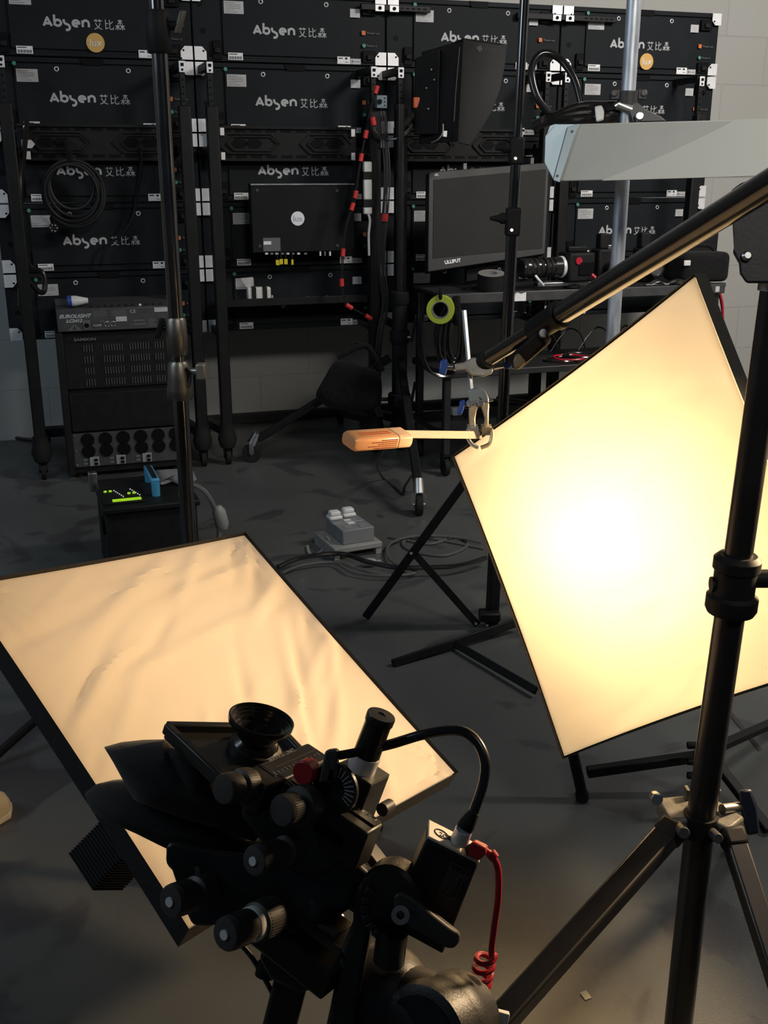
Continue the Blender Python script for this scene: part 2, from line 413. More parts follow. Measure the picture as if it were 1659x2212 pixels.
EX = {(0, 0): 'black LED panel back with amber round sticker, top of the first column from the left',
      (3, 0): 'black LED panel back with amber round sticker behind the galvanised pole, top right',
      (0, 1): 'black LED panel back under the sticker panel, second row of leftmost column',
      (0, 2): 'black LED panel back behind the hanging cable coil, third row of leftmost column',
      (1, 2): 'black LED panel back just above the black box with the white round sticker',
      (1, 3): 'black LED panel back mostly hidden behind the black box with white round sticker',
      (2, 0): 'black LED panel back above the hooded monitor, top row',
      (2, 1): 'black LED panel back behind the hooded monitor, second row',
      (2, 3): 'black LED panel back hidden behind the large flat monitor, fourth row',
      (0, 4): 'black LED panel back above the lighting desk, bottom row of leftmost column'}
proto = None; CABS = {}
for c in range(4):
    for r in range(5):
        u0, zb = cab_frame(c, r)
        if proto is None: o = proto = build_cabinet(u0, zb)
        else: o = copy_tree(proto, None, rk(u0, 0, zb))
        o['label'] = EX.get((c, r), 'black LED panel back with white lettering, %s, %s' % (ROWN[r], COLN[c]))
        o['group'] = 'LED panels of the wall'
        CABS[(c, r)] = o
for c, r in ((0, 0), (3, 0)):
    u0, zb = cab_frame(c, r); o = CABS[(c, r)]
    p = rk(u0+.535*CW, -.0035, zb+.20*CH)
    st = MB().cyl(p, p-RN*.0015, .039, seg=32).build('round_sticker', mat('amber_sticker', (.62, .36, .10), .6), o)
    text_on('sticker_print', 'lux', .044, p-RN*.003-ZZ*.014, RU, ZZ, LABEL, st, align='CENTER')

# ------------------------------------------------------------------ rack frames on castors
PN = -.245
def hexband(mb, u0, u1, z0, z1, n):
    """slotted carrier beam with long hexagon frames"""
    mb.box(rk((u0+u1)/2, n+.004, (z0+z1)/2), u1-u0, .004, z1-z0, RU, RN)
    for z in (z0, z1): mb.box(rk((u0+u1)/2, n-.002, z), u1-u0, .016, .012, RU, RN)
    H = z1-z0; zc = (z0+z1)/2
    for k, (a, b) in enumerate(((u0+.03*(u1-u0), u0+.46*(u1-u0)), (u0+.60*(u1-u0), u0+.97*(u1-u0)))):
        for inset in (0, .28):
            h = H*(.30-.30*inset); e = .045*(1-inset)
            x0 = a+(b-a)*inset*.5; x1 = b-(b-a)*inset*.18 if k == 0 else b-(b-a)*inset*.5
            P = [(x0, zc), (x0+e, zc+h), (x1-e, zc+h), (x1, zc), (x1-e, zc-h), (x0+e, zc-h)]
            for i in range(6):
                p, q_ = P[i], P[(i+1) % 6]
                mb.bar(rk(p[0], n-.003, p[1]), rk(q_[0], n-.003, q_[1]), .007, .010, RN)
    return mb
def hexslots(u0, u1, z0, z1, n):
    s = MB(); H = z1-z0; zc = (z0+z1)/2
    for k in range(4):
        x = u0+(u1-u0)*(.12+.1*k if k < 2 else .66+.12*(k-2))
        s.slab([rk(x+a, n+.0015, zc+b) for a, b in ((0, 0), (.02, H*.14), (.06, H*.14), (.08, 0), (.06, -H*.14), (.02, -H*.14))], RN*-.002)
    for k in range(9):
        x = u0+(u1-u0)*(.04+.105*k)
        for z in (z0+H*.10, z1-H*.10): s.box(rk(x+.03, n+.001, z), .05, .002, .012, RU, RN)
    return s
def caster(pos, parent, r=.036, m=RUB):
    p = V(pos); c = MB().cyl(p+RU*-.012+ZZ*r, p+RU*.012+ZZ*r, r, seg=20).build('castor_wheel', m, parent, bevel=.003)
    f = MB()
    for s in (-1, 1): f.slab([p+RU*(s*.016)+ZZ*r+RN*-.012, p+RU*(s*.016)+ZZ*r+RN*.012, p+RU*(s*.016)+ZZ*(r*2.25)+RN*.022, p+RU*(s*.016)+ZZ*(r*2.25)+RN*-.022], RU*(s*.003))
    f.cyl(p+ZZ*(r*2.2), p+ZZ*(r*2.5), .024, seg=16).cyl(p-RU*.021+ZZ*r, p+RU*.021+ZZ*r, .006, seg=10)
    f.build('castor_fork', STEEL if m is not RUB else BLK, c)
    return c
PTOP = ruz(400, 228, PN)[1]
BZ0, BZ1 = ruz(600, 345, -.05)[1], ruz(600, 276, -.05)[1]
POSTPX = [(12, 398), (457, 808), (866, 1182), (1223, 1512)]
def rack(col, label):
    ua, ub = [ruz(x, 230, PN)[0] for x in POSTPX[col]]
    T = thing('wheeled_rack_frame', label, 'rack', rk((ua+ub)/2, PN, 0), TH, 'wheeled rack frames holding the LED panels')
    for u in (ua, ub):
        p = MB().bar(rk(u, PN, .17), rk(u, PN, PTOP), .052, .052, RN).build('post', BLK, T, bevel=.006)
        MB().lathe(rk(u, PN, .075), ZZ, [(.02, 0), (.036, .012), (.046, .05), (.038, .085), (.034, .11), (.034, .125)], 20).build('foot_boot', RUB, p)
        caster(rk(u, PN, 0), T)
        e = MB().bar(rk(u, PN+.02, PTOP-.06), rk(u, PN+.02, Z0-CH*.10), .022, .030, RN).build('slotted_upright', BLK, T, bevel=.002)
        for k in range(7): MB().cyl(rk(u, PN+.0045, PTOP+.02+k*.028), rk(u, PN+.002, PTOP+.02+k*.028), .004, seg=8).build('upright_hole', GAP, e)
        MB().box(rk(u, PN+.0005, Z0-CH*.15), .028, .005, .046, RU, RN).build('hook_tag', PLATE, T, bevel=.002)
        MB().box(rk(u, PN-.003, Z0-CH*.15+.008), .013, .004, .012, RU, RN).box(rk(u, PN-.003, Z0-CH*.15-.012), .008, .004, .008, RU, RN).build('hook_slot', GAP, T)
        for z in (Z0-CH*.12, BZ0+.04, .62): MB().bar(rk(u, PN+.02, z), rk(u, -.008, z), .03, .03).build('stand_off_arm', BLK, T)
        MB().bar(rk(u, PN, .16), rk(u, .40, .07), .05, .04).build('foot_beam', BLK, T, bevel=.004)
        caster(rk(u, .40, 0), T)
    hexband(MB(), ua+.03, ub-.03, BZ0, BZ1, -.055).build('carrier_beam', BLKM, T, smooth=False)
    hexslots(ua+.03, ub-.03, BZ0, BZ1, -.055).build('beam_slots', GAP, T, smooth=False)
    MB().bar(rk(ua, .40, .07), rk(ub, .40, .07), .05, .05).build('base_rail', BLK, T, bevel=.004)
    for u in (ua+.07, ub-.05):
        for z in (BZ0+.015, BZ1-.02): MB().box(rk(u, -.072, z), .020, .006, .034, RU, RN).build('beam_tag', PLATE, T, bevel=.002)
    return T
for c, l in enumerate(('black wheeled steel rack frame behind the lighting desk and case',
                       'black wheeled steel rack frame behind the box with white round sticker',
                       'black wheeled steel rack frame behind the large flat monitor',
                       'black wheeled steel rack frame behind the galvanised pole, at the right end')):
    rack(c, l)
# a bright direction arrow on the first beam
u, z = ruz(62, 311, -.07)
pc = rk(u, -.064, z)
MB().slab([pc+RU*a+ZZ*b for a, b in ((-.03, .017), (.012, .017), (.026, 0), (.012, -.017), (-.03, -.017), (-.018, 0))], RN*-.002).build('arrow_plate', PLATE, bpy.data.objects['wheeled_rack_frame'])
# ------------------------------------------------------------------ room light, with added fills and spot
w = bpy.data.worlds.new('world'); SC.world = w; w.use_nodes = True
w.node_tree.nodes['Background'].inputs[0].default_value = (.55, .75, 1.0, 1); w.node_tree.nodes['Background'].inputs[1].default_value = .035
def area(name, loc, tgt, sx, sy, e, col):
    l = bpy.data.lights.new(name, 'AREA'); l.shape = 'RECTANGLE'; l.size = sx; l.size_y = sy; l.energy = e; l.color = col
    o = bpy.data.objects.new(name, l); COL.objects.link(o); o.location = loc
    o.rotation_euler = (V(tgt)-V(loc)).to_track_quat('-Z', 'Y').to_euler(); return o
area('overhead_fill', (2.6, 3.2, 3.2), (2.4, 5.6, 1.4), 1.2, .6, 150, (1, .95, .88))  # unseen area light added to brighten the right of the back wall
area('window_daylight', (-2.9, 1.2, 2.6), (-1.0, 5.2, .8), 1.6, 1.2, 36, (.66, .83, 1.0))

l = bpy.data.lights.new('added_warm_spot', 'SPOT'); l.energy = 98; l.color = (1, .70, .40); l.spot_size = math.radians(76); l.spot_blend = .4; l.shadow_soft_size = .07  # added off-frame spot, brightens the left softbox, view camera and floor
o = bpy.data.objects.new('added_warm_spot', l); COL.objects.link(o); o.location = (1.02, 1.55, 1.08)
o.rotation_euler = (V((-.06, 1.28, .33))-o.location).to_track_quat('-Z', 'Y').to_euler()

a_ = area('overhead_fill', (1.5, -.4, 3.15), (1.3, 3.4, 1.1), .9, .5, 19, (1, .95, .87)); a_.data.spread = math.radians(80)  # added overhead fill for the strip light and right-hand racks
# ------------------------------------------------------------------ equipment in front of the racks
def pp(x, y, n): return rpx(x, y, n)
# --- 19 inch case -------------------------------------------------------------
CN = -.30
uL, zc0 = ruz(150, 1035, CN); uR = uL+.545
ZT = ruz(250, 714, CN)[1]
T = thing('equipment_case', 'black wheeled equipment case with round sockets, standing under the lighting desk', 'equipment case', rk((uL+uR)/2, CN, 0), TH)
cq = lambda u, n, z: rk(uL+u, CN+n, z)
W_ = uR-uL
MB().box(cq(W_/2, .155, .02+(ZT-.02)/2), W_, .27, ZT-.02, RU, RN).build('body', BLK, T, bevel=.006)
for u in (.015, W_-.015):
    MB().box(cq(u, .008, .02+(ZT-.02)/2), .03, .022, ZT-.02, RU, RN).build('rack_rail', BLKM, T, bevel=.004)
for u in (.05, W_-.05):
    for n in (.05, .26): MB().cyl(cq(u, n, 0), cq(u, n, .022), .02).build('rubber_foot', RUB, T)
pz0, pz1 = ruz(250, 1004, CN)[1], ruz(250, 932, CN)[1]
pan = MB().box(cq(W_/2, .010, (pz0+pz1)/2), W_-.06, .008, pz1-pz0, RU, RN).build('socket_panel', DGREY, T, bevel=.001)
ph = pz1-pz0
for j, v in enumerate((.80, .46)):
    for i in range(6):
        c = cq(.095+i*.079, .006, pz0+ph*v)
        s = MB().cyl(c, c-RN*.006, .030, seg=24).build('round_socket', GAP, pan)
for i in range(3):
    c = cq(.10+.118*i, .004, pz0+ph*.15)
    b = MB().box(c+RU*.018, .042, .012, .042, RU, RN).build('circuit_breaker', mat('breaker_grey', (.26, .26, .26), .5), pan, bevel=.001)
    for z in (.008, -.010): MB().box(c+RU*.024-RN*.008+ZZ*z, .016, .010, .010, RU, RN).build('breaker_toggle', GAP, b)
    MB().box(c-RU*.022+ZZ*.009, .020, .004, .010, RU, RN).box(c-RU*.022-ZZ*.009, .020, .004, .010, RU, RN).build('breaker_tag', MGREY, pan)
for z in (.93, .5, .07): MB().cyl(cq(.042, .006, pz0+ph*z), cq(.042, .002, pz0+ph*z), .005, seg=10).build('panel_screw', STEEL, pan)
vz0, vz1 = ruz(250, 836, CN)[1], ruz(250, 738, CN)[1]
vent = MB().box(cq(W_/2, .010, (vz0+vz1)/2), W_-.06, .008, vz1-vz0, RU, RN).build('vent_panel', BLKM, T, bevel=.001)
for r in range(4):
    v = MB(); n = 0
    for a, k in ((.115, 4), (.20, 8), (.315, 8), (.425, 4)):
        for i in range(k): v.box(cq(a+i*.0115, .004, vz0+(vz1-vz0)*(.88-.25*r)), .0028, .004, .030, RU, RN)
    v.build('vent_slots', mat('vent_edge_grey', (.10, .10, .10), .5), vent, smooth=False)
text_on('maker_lettering', 'SAMSON', .017, cq(.075, .004, ruz(170, 737, CN)[1]), RU, ZZ, MGREY, T, bold=.0006, sx=1.4)
MB().box(cq(W_/2, .008, (vz0+pz1)/2-.005), W_-.065, .014, (vz0-pz1)-.03, RU, RN).build('amplifier_front', BLK, T, bevel=.003)

# --- lighting desk ------------------------------------------------------------
T = thing('lighting_desk', 'grey lighting control desk with white printed lettering, lying on the equipment case', 'lighting desk', cq(W_/2, .1, ZT), TH)
zt = ruz(250, 664, CN)[1]; zb = ZT+.004
dl, dr = .012, W_-.035
MB().prism([cq(dl, -.01, zb), cq(dl, -.01, zt), cq(dl, .24, zt+.02), cq(dl, .24, zb)], [cq(dr, -.01, zb), cq(dr, -.01, zt), cq(dr, .24, zt+.02), cq(dr, .24, zb)]).build('body', mat('desk_dark_grey', (.045, .045, .047), .5, var=.15, scale=20), T, bevel=.003)
H_ = zt-zb
dq = lambda u, v, n=-.0105: cq(dl+u*(dr-dl), n, zb+v*H_)
text_on('maker_lettering', 'EUROLIGHT', .021, dq(.02, .62), RU, ZZ, LOGO, T, bold=.0008, shear=.3, sx=1.15)
text_on('model_lettering', 'LC2412', .019, dq(.075, .42), RU, ZZ, LOGO, T, bold=.0008, shear=.3, sx=1.1)
tri = MB()
tri.slab([dq(.085, .05), dq(.20, .05), dq(.1425, .36)], RN*-.0012)
tri.build('warning_triangle', MGREY, T)
MB().slab([dq(.125, .10, -.012), dq(.16, .10, -.012), dq(.1425, .28, -.012)], RN*-.0008).build('bolt_mark', INK, T)
for a, b, c, d, nm in ((.30, .95, .62, .94, 'text_panel'), (.28, .62, .08, .52, 'port_panel'), (.63, .95, .08, .52, 'port_panel')):
    fr = MB()
    for p, q in (((a, c), (b, c)), ((b, c), (b, d)), ((b, d), (a, d)), ((a, d), (a, c))): fr.bar(dq(*p), dq(*q), .0012, .0015, RN)
    f = fr.build(nm, MGREY, T)
    k = MB()
    if nm == 'text_panel':
        for i, (x0, x1) in enumerate(((.31, .43), (.46, .60))):
            for j in range(4): k.slab([dq(x0, .66+j*.065), dq(x1-.01*(j % 2), .66+j*.065), dq(x1-.01*(j % 2), .69+j*.065), dq(x0, .69+j*.065)], RN*-.0006)
    elif a > .5:
        for j in range(5): k.slab([dq(.78, .13+j*.075), dq(.86-.015*(j % 3), .13+j*.075), dq(.86-.015*(j % 3), .16+j*.075), dq(.78, .16+j*.075)], RN*-.0006)
        for j in range(2): k.slab([dq(.65, .19+j*.17), dq(.76-.01*j, .19+j*.17), dq(.76-.01*j, .25+j*.17), dq(.65, .25+j*.17)], RN*-.0006)
    else:
        for x in (.36, .41): k.slab([dq(x, .40), dq(x+.04, .40), dq(x+.04, .44), dq(x, .44)], RN*-.0006)
    k.build('small_print', MGREY, f)
text_on('approval_mark', 'CE', .02, dq(.625, .74), RU, ZZ, LOGO, T, sx=1.1)
MB().slab([dq(.84, .74), dq(.965, .74), dq(.965, .94), dq(.84, .94)], RN*-.001).build('caution_label', LABELD, T)
x = MB().slab([dq(.215, .06), dq(.275, .06), dq(.275, .48), dq(.215, .48)], RN*-.003).build('xlr_socket', STEEL, T, bevel=.0005)
MB().cyl(dq(.245, .26, -.0135), dq(.245, .26, -.016), .0105, seg=20).build('xlr_hole', GAP, x)
c = dq(.335, .22)
MB().box(c, .036, .006, .014, RU, RN).build('data_socket', STEEL, T, bevel=.003)
for u in (.42, .475):
    o = dq(u, .28); MB().tube([o+RU*(.011*math.cos(i*.4488))+ZZ*(.011*math.sin(i*.4488)) for i in range(14)], .0014, 6, closed=True).build('round_jack', STEEL, T)
MB().slab([dq(.50, .38), dq(.595, .38), dq(.595, .60), dq(.50, .60)], RN*-.001).build('serial_label', LABELD, T)
for i in range(11):
    p = cq(dl+.15+.03*i, .02, zt+.0016); MB().cyl(p, p+ZZ*.008, .006, .005, seg=10).build('knob', BLKM if i != 7 else LABEL, T)
p = cq(dl+.075, .03, zt+.006)
T = thing('mains_plug', 'white and blue industrial mains plug lying on the lighting desk', 'plug', p, TH)
MB().cyl(p+ZZ*.024-RU*.022, p+ZZ*.026-RU*.006, .0245, seg=20).build('blue_collar', BLUE, T)
MB().lathe(p+ZZ*.0245-RU*.006, RU, [(.0235, 0), (.023, .02), (.017, .045), (.012, .07)], 20).build('body', WHITEP, T)

# --- hazer box with green display --------------------------------------------
b0, b1 = flo(425, 1245), flo(242, 1268)
xa = (b0-b1); xa.z = 0; wH = xa.length+.015; xa.normalize(); ya = V((-xa.y, xa.x, 0))
o = V(b1)+xa*(wH/2)
T = thing('fog_machine', 'black boxy machine with a blue handle and glowing green display on the floor', 'machine', o, 0)
hz = lambda u, n, z: o+xa*u+ya*n+ZZ*z
Hh = .265; Dh = .34
MB().box(hz(0, Dh/2, Hh/2), wH, Dh, Hh, xa, ya).build('body', BLKM, T, bevel=.006)
MB().box(hz(0, Dh/2, Hh+.006), wH+.02, Dh+.03, .022, xa, ya).build('lid', BLK, T, bevel=.006)
cp = MB().box(hz(-.085, .11, Hh+.020), .14, .17, .008, xa, ya).build('control_panel', BLKM, T, bevel=.003)
GLOW = mat('green_display_glow', (.02, .05, .0), .4, emit=(.42, .80, .02), estr=.75)
LED = mat('white_indicator_glow', (.1, .1, .1), .4, emit=(.8, .9, .85), estr=.5)
MB().box(hz(-.075, .045, Hh+.0255), .095, .022, .003, xa, ya).build('display', GLOW, cp)
for (u, n) in ((-.135, .16), (-.118, .16), (-.06, .115), (-.043, .115)): MB().cyl(hz(u, n, Hh+.024), hz(u, n, Hh+.028), .0055, seg=10).build('lit_button', GLOW, cp)
for i in range(6):
    for j in range(2): MB().cyl(hz(-.105+.009*i*.5+j*.055, .165-.016*i, Hh+.024), hz(-.105+.009*i*.5+j*.055, .165-.016*i, Hh+.027), .0022, seg=8).build('indicator', LED, cp)
HB = mat('light_blue_handle', (.06, .30, .50), .45)
h = MB().bar(hz(.028, .27, Hh+.07), hz(.028, .08, Hh+.07), .032, .016).build('handle', HB, T, bevel=.006)
for n in (.265, .085): MB().cyl(hz(.028, n, Hh+.017), hz(.028, n, Hh+.064), .014, .015, seg=16).build('handle_post', HB, h)
MB().bar(hz(.028, .26, Hh+.0785), hz(.028, .09, Hh+.0785), .016, .003).build('grip_strip', RUB, h)
MB().pillow([hz(.055+.13*t, .17+.05*math.sin(t*6.28*1.0), Hh+.032+.01*math.sin(t*9)) for t in (0, .2, .4, .6, .8, 1)]+[hz(.055+.13*t, .28-.01*t, Hh+.05) for t in (1, .6, .3, 0)], (0, 0, .010)).build('dust_bag', GREYP, T)
for n in (Dh+.012,):
    MB().box(hz(-wH/2-.01, n-.03, Hh+.02), .03, .03, .07, xa, ya).build('latch', STEEL, T, bevel=.003)
MB().box(hz(-wH/2-.004, .10, .19), .008, .06, .05, xa, ya).build('side_socket', GAP, T)
T2 = [hz(wH/2+.005, .12, .30), hz(wH/2+.05, .10, .27), hz(wH/2+.085, .09, .18), hz(wH/2+.08, .07, .08), hz(wH/2+.05, .05, .006), hz(wH/2+.10, -.1, .006)]
c = MB().tube(spline(T2, 8), .009).build('power_cable', mat('grey_cable', (.10, .10, .095), .5), None); solo(c, 'grey mains cable drooping from the right side of the fog machine', 'cable')
p = T2[2]; sv = MB().lathe(p+V((.002, 0, .04)), V((.2, 0, -1)), [(.012, 0), (.024, .02), (.024, .07), (.014, .09)], 16).build('plug', mat('dusty_white_plastic', (.25, .25, .24), .5), c, bevel=.002)

# --- processor box with white lux sticker ------------------------------------
BN = -.16
ul, zt = ruz(541, 397, BN); ur, _ = ruz(765, 397, BN); _, zb = ruz(650, 544, BN)
T = thing('video_processor', 'flat black metal box with a white round sticker, hung upright on the second rack', 'processor box', rk((ul+ur)/2, BN, zb), TH)
MB().box(rk((ul+ur)/2, BN+.03, (zt+zb)/2), ur-ul, .06, zt-zb, RU, RN).build('body', mat('box_black_paint', (.008, .009, .010), .6, spec=.15, var=.2, scale=10), T, bevel=.003)
MB().box(rk((ul+ur)/2, BN-.002, zt-.003), ur-ul, .008, .006, RU, RN).build('top_lip', STEEL, T)
p = rk(*(lambda q: (q[0], BN-.001, q[1]))(ruz(643, 472, BN)))
st = MB().cyl(p, p-RN*.0015, .032, seg=32).build('round_sticker', mat('white_sticker', (.75, .75, .82), .5), T)
text_on('sticker_print', 'lux', .038, p-RN*.003-ZZ*.012, RU, ZZ, LABELD, st, align='CENTER')
for x, y in ((555, 411), (728, 412), (561, 532), (729, 531)):
    u, z = ruz(x, y, BN); MB().cyl(rk(u, BN, z), rk(u, BN-.004, z), .009, .006, seg=14).build('corner_screw', DGREY, T)
u0, z1 = ruz(568, 514, BN); u1, z0 = ruz(606, 542, BN)
l = MB().slab([rk(u0, BN, z0), rk(u1, BN, z0), rk(u1, BN, z1), rk(u0, BN, z1)], RN*-.0015).build('rating_plate', MGREY, T)
MB().slab([rk(u0+.002, BN-.0015, z0+.03), rk(u0+.038, BN-.0015, z0+.03), rk(u0+.038, BN-.0015, z0+.045), rk(u0+.002, BN-.0015, z0+.045)], RN*-.0006).build('print', LABEL, l)
for i, x in enumerate((576, 587, 598, 610, 622, 633, 645, 660, 692, 702, 713)):
    u, z = ruz(x, 546, BN); MB().box(rk(u, BN+.004, z-.004), .013 if i < 8 else .007, .012, .008 if i < 8 else .02, RU, RN).build('connector', STEEL if i % 2 else PLATE, T)
for i, (x, y, a) in enumerate(((599, 567, -.15), (607, 565, .1), (617, 565, -.05), (631, 566, .05))):
    u, z = ruz(x, y, BN); q = RU*math.cos(a)+ZZ*math.sin(a)
    o = MB().box(rk(u, BN-.006, z), .016 if i != 3 else .010, .0016, .024, q, RN).build('yellow_tag', YEL, T)
    MB().tube([rk(u, BN-.005, z+.012), rk(u, BN+.001, z+.05), rk(u-.002, BN+.004, z+.060)], .0025, 6).build('lead', RUB, o)

# --- white power adaptors on the lower rack ----------------------------------
u, z = ruz(560, 634, -.18)
T = thing('power_adaptor', 'white power adaptor strip with black straps on the second rack', 'power adaptor', rk(u, -.18, z-.03), TH)
MB().box(rk(u, -.165, z), .112, .04, .058, RU, RN).build('body', WHITEP, T, bevel=.008)
for k in (-.026, .026): MB().box(rk(u+k, -.168, z), .020, .050, .062, RU, RN).build('strap', RUB, T, bevel=.003)
u, z = ruz(533, 610, -.15)
o = MB().slab([rk(u-.03, -.15, z+.02), rk(u+.03, -.15, z+.024), rk(u+.025, -.15, z-.03), rk(u+.0, -.15, z-.025)], RN*-.002).build('paper_note', LABELD, None)
solo(rebase(o, rk(u, -.15, z-.03)), 'torn pale paper note above the white power adaptor strip', 'paper')
# shelf under the second rack's lower edge, with the dark things on it
u0, z0 = ruz(478, 652, -.2); u1, z1 = ruz(800, 645, -.2)
T = thing('rack_shelf', 'black shelf with a front lip, across the bottom of the second rack', 'shelf', rk((u0+u1)/2, -.2, z0-.2), TH)
MB().box(rk((u0+u1)/2, -.11, z0-.022), u1-u0, .19, .012, RU, RN).build('board', BLK, T, bevel=.002)
MB().box(rk((u0+u1)/2, -.205, z0-.008), u1-u0, .012, .035, RU, RN).build('front_lip', BLK, T, bevel=.002)
for k, (xa_, xb_, yy) in enumerate(((632, 668, 686), (668, 700, 680), (700, 742, 688))):
    a, z = ruz(xa_, yy, -.21); b, _ = ruz(xb_, yy, -.21)
# --- white distribution strip on the second rack ------------------------------
u, za = ruz(794, 349, -.29); _, zb = ruz(794, 462, -.29)
T = thing('power_strip', 'white power strip fixed upright on a black rack post', 'power strip', rk(u, -.29, zb), TH)
for k, (y0, y1) in enumerate(((349, 373), (386, 432), (446, 463))):
    _, a = ruz(794, y0, -.29); _, b = ruz(794, y1, -.29)
    MB().box(rk(u, -.285, (a+b)/2), .040, .026, a-b, RU, RN).build('housing', WHITEP, T, bevel=.006)
for y in (379, 439):
    _, a = ruz(794, y, -.29); MB().box(rk(u, -.287, a), .046, .030, .032, RU, RN).build('strap', RUB, T)
u2, z2 = ruz(798, 552, -.29)
c = MB().tube(spline([rk(u+.002, -.29, zb), rk(u+.01, -.29, zb-.03), rk(u+.004, -.29, (zb+z2)/2), rk(u2, -.285, z2)], 6), .006).build('power_lead', WHITEP, T)

# --- small blue-grey connector box -------------------------------------------
u, z = ruz(824, 220, -.29)
T = thing('junction_box', 'small blue-grey connector box on the post between second and third columns', 'junction box', rk(u, -.29, z-.03), TH)
MB().box(rk(u, -.28, z), .05, .035, .055, RU, RN).build('body', mat('blue_grey_plastic', (.12, .17, .20), .5), T, bevel=.003)
MB().cyl(rk(u-.012, -.297, z), rk(u-.012, -.303, z), .011).build('socket', GAP, T)
for a in (-.015, 0, .015): MB().cyl(rk(u+.013, -.297, z+a), rk(u+.013, -.30, z+a), .003, seg=8).build('screw', GAP, T)

# --- strapped cable looms ------------------------------------------------------
def loom(name, label, pts, n, r, m=RUB, k=2, straps=(), strapm=RED, srad=.011, group=None):
    P = spline([rpx(x, y, n) for x, y in pts], 8)
    o = None
    root = thing(name, label, 'cable', rpx(*pts[-1], n), TH, group)
    for j in range(k):
        of = RU*((j-(k-1)/2)*r*2.1)
        MB().tube([p+of+RN*(r*math.sin(i*.25+j*2)) for i, p in enumerate(P)], r, 6).build('cable_strand', m, root)
    for x, y in straps:
        q = min(P, key=lambda p: (p-rpx(x, y, n)).length); i = min(P.index(q), len(P)-2); d = (P[i+1]-P[i]).normalized()
        MB().cyl(q-d*.017, q+d*.017, srad, seg=12).build('strap', strapm, root)
    return root
loom('cable_loom', 'thin black cable loom with red straps, sagging from the second column top to the shelf', [(814, 190), (800, 240), (790, 290), (780, 340), (768, 420), (760, 450), (748, 490), (741, 545), (738, 610), (745, 650), (754, 662), (796, 685)], -.31, .0028, k=2,
     straps=[(813, 192), (790, 290), (781, 337), (768, 419), (760, 447), (743, 546), (739, 609), (754, 661), (795, 684)])
loom('cable_loom', 'bundle of dark cables with one red strap down the post beside the white power strip', [(826, 240), (832, 300), (836, 380), (831, 470), (826, 540), (828, 600), (832, 660), (822, 720), (815, 800), (812, 870), (822, 900)], -.325, .004, mat('dark_grey_cable', (.03, .03, .03), .4), k=4, straps=[(831, 470)], srad=.016)
loom('cable_loop', 'loose loop of dark cable curling under the blue-grey connector box', [(806, 262), (812, 285), (832, 300), (856, 300), (880, 285), (898, 262), (902, 232)], -.33, .0035, mat('dark_grey_cable', (.03, .03, .03), .4), k=3, straps=[(808, 262), (899, 226)], srad=.013)
P = rpx(899, 222, -.345)
o = MB().box(P, .03, .02, .046, RU, RN).build('connector', mat('orange_connector', (.42, .07, .02), .5), None, bevel=.004); solo(rebase(o, P-ZZ*.02), 'orange cable connector hanging behind the hooded monitor', 'connector')

# --- coil of cable hung on the first rack -------------------------------------
c0 = rpx(156, 405, -.12); T = thing('cable_coil', 'black cable coil hanging on the first rack, below the slotted beam', 'cable', c0, TH)
for k in range(5):
    R = .098+.010*k+.004*(k % 2)
    ph = k*.9; off = RU*(.006*math.sin(k*2.1))+ZZ*(-.008*k+.008*math.cos(k*1.7))-RN*(.006*(k % 3))
    MB().tube([c0+off+RU*(R*math.cos(a*math.pi/18)*.95)+ZZ*(R*math.sin(a*math.pi/18)*1.02)-RN*.004*math.sin(a*.35+k) for a in range(36)], .0075, 8, closed=True).build('loop', mat('coil_black_rubber', (.010, .010, .010), .5, spec=.3), T)
MB().tube(spline([c0+ZZ*.11-RN*.008, c0+ZZ*.16-RN*.012, rpx(147, 322, -.10), rpx(145, 300, -.09)], 6), .014).build('tie', CLOTH, T)
MB().tube(spline([c0-ZZ*.12-RU*.07, rpx(110, 470, -.10), rpx(118, 494, -.10)], 6), .006).build('tail', BLKG, T)
p = rpx(116, 492, -.105)
e = MB().cyl(p, p-RN*.02, .021, seg=16).build('cable_end', RUB, T)
for a in range(6): MB().cyl(p-RN*.02+RU*.014*math.cos(a)+ZZ*.014*math.sin(a), p-RN*.022+RU*.014*math.cos(a)+ZZ*.014*math.sin(a), .0025, seg=6).build('pin', PLATE, e)
o = MB().tube(spline([rpx(302, 318, -.09), rpx(306, 360, -.08), rpx(296, 420, -.06), rpx(286, 470, -.06), rpx(262, 508, -.06), rpx(232, 530, -.05), rpx(221, 566, -.05)], 8), .006, rs=None).build('hanging_cable', BLKG, None)
solo(rebase(o, rpx(221, 566, -.05)), 'thin black cable hanging across white lettering beside the cable coil', 'cable')
o = MB().tube(spline([rpx(58, 258, -.05), rpx(52, 330, -.12), rpx(44, 400, -.16), rpx(50, 500, -.17), rpx(62, 570, -.15), rpx(92, 590, -.15), rpx(96, 625, -.16), rpx(84, 630, -.17), rpx(50, 600, -.2), rpx(44, 660, -.2)], 8), .012).build('hanging_cable', BLKG, None)
solo(rebase(o, rpx(44, 660, -.2)), 'thick black cable draped down beside the leftmost rack post', 'cable')

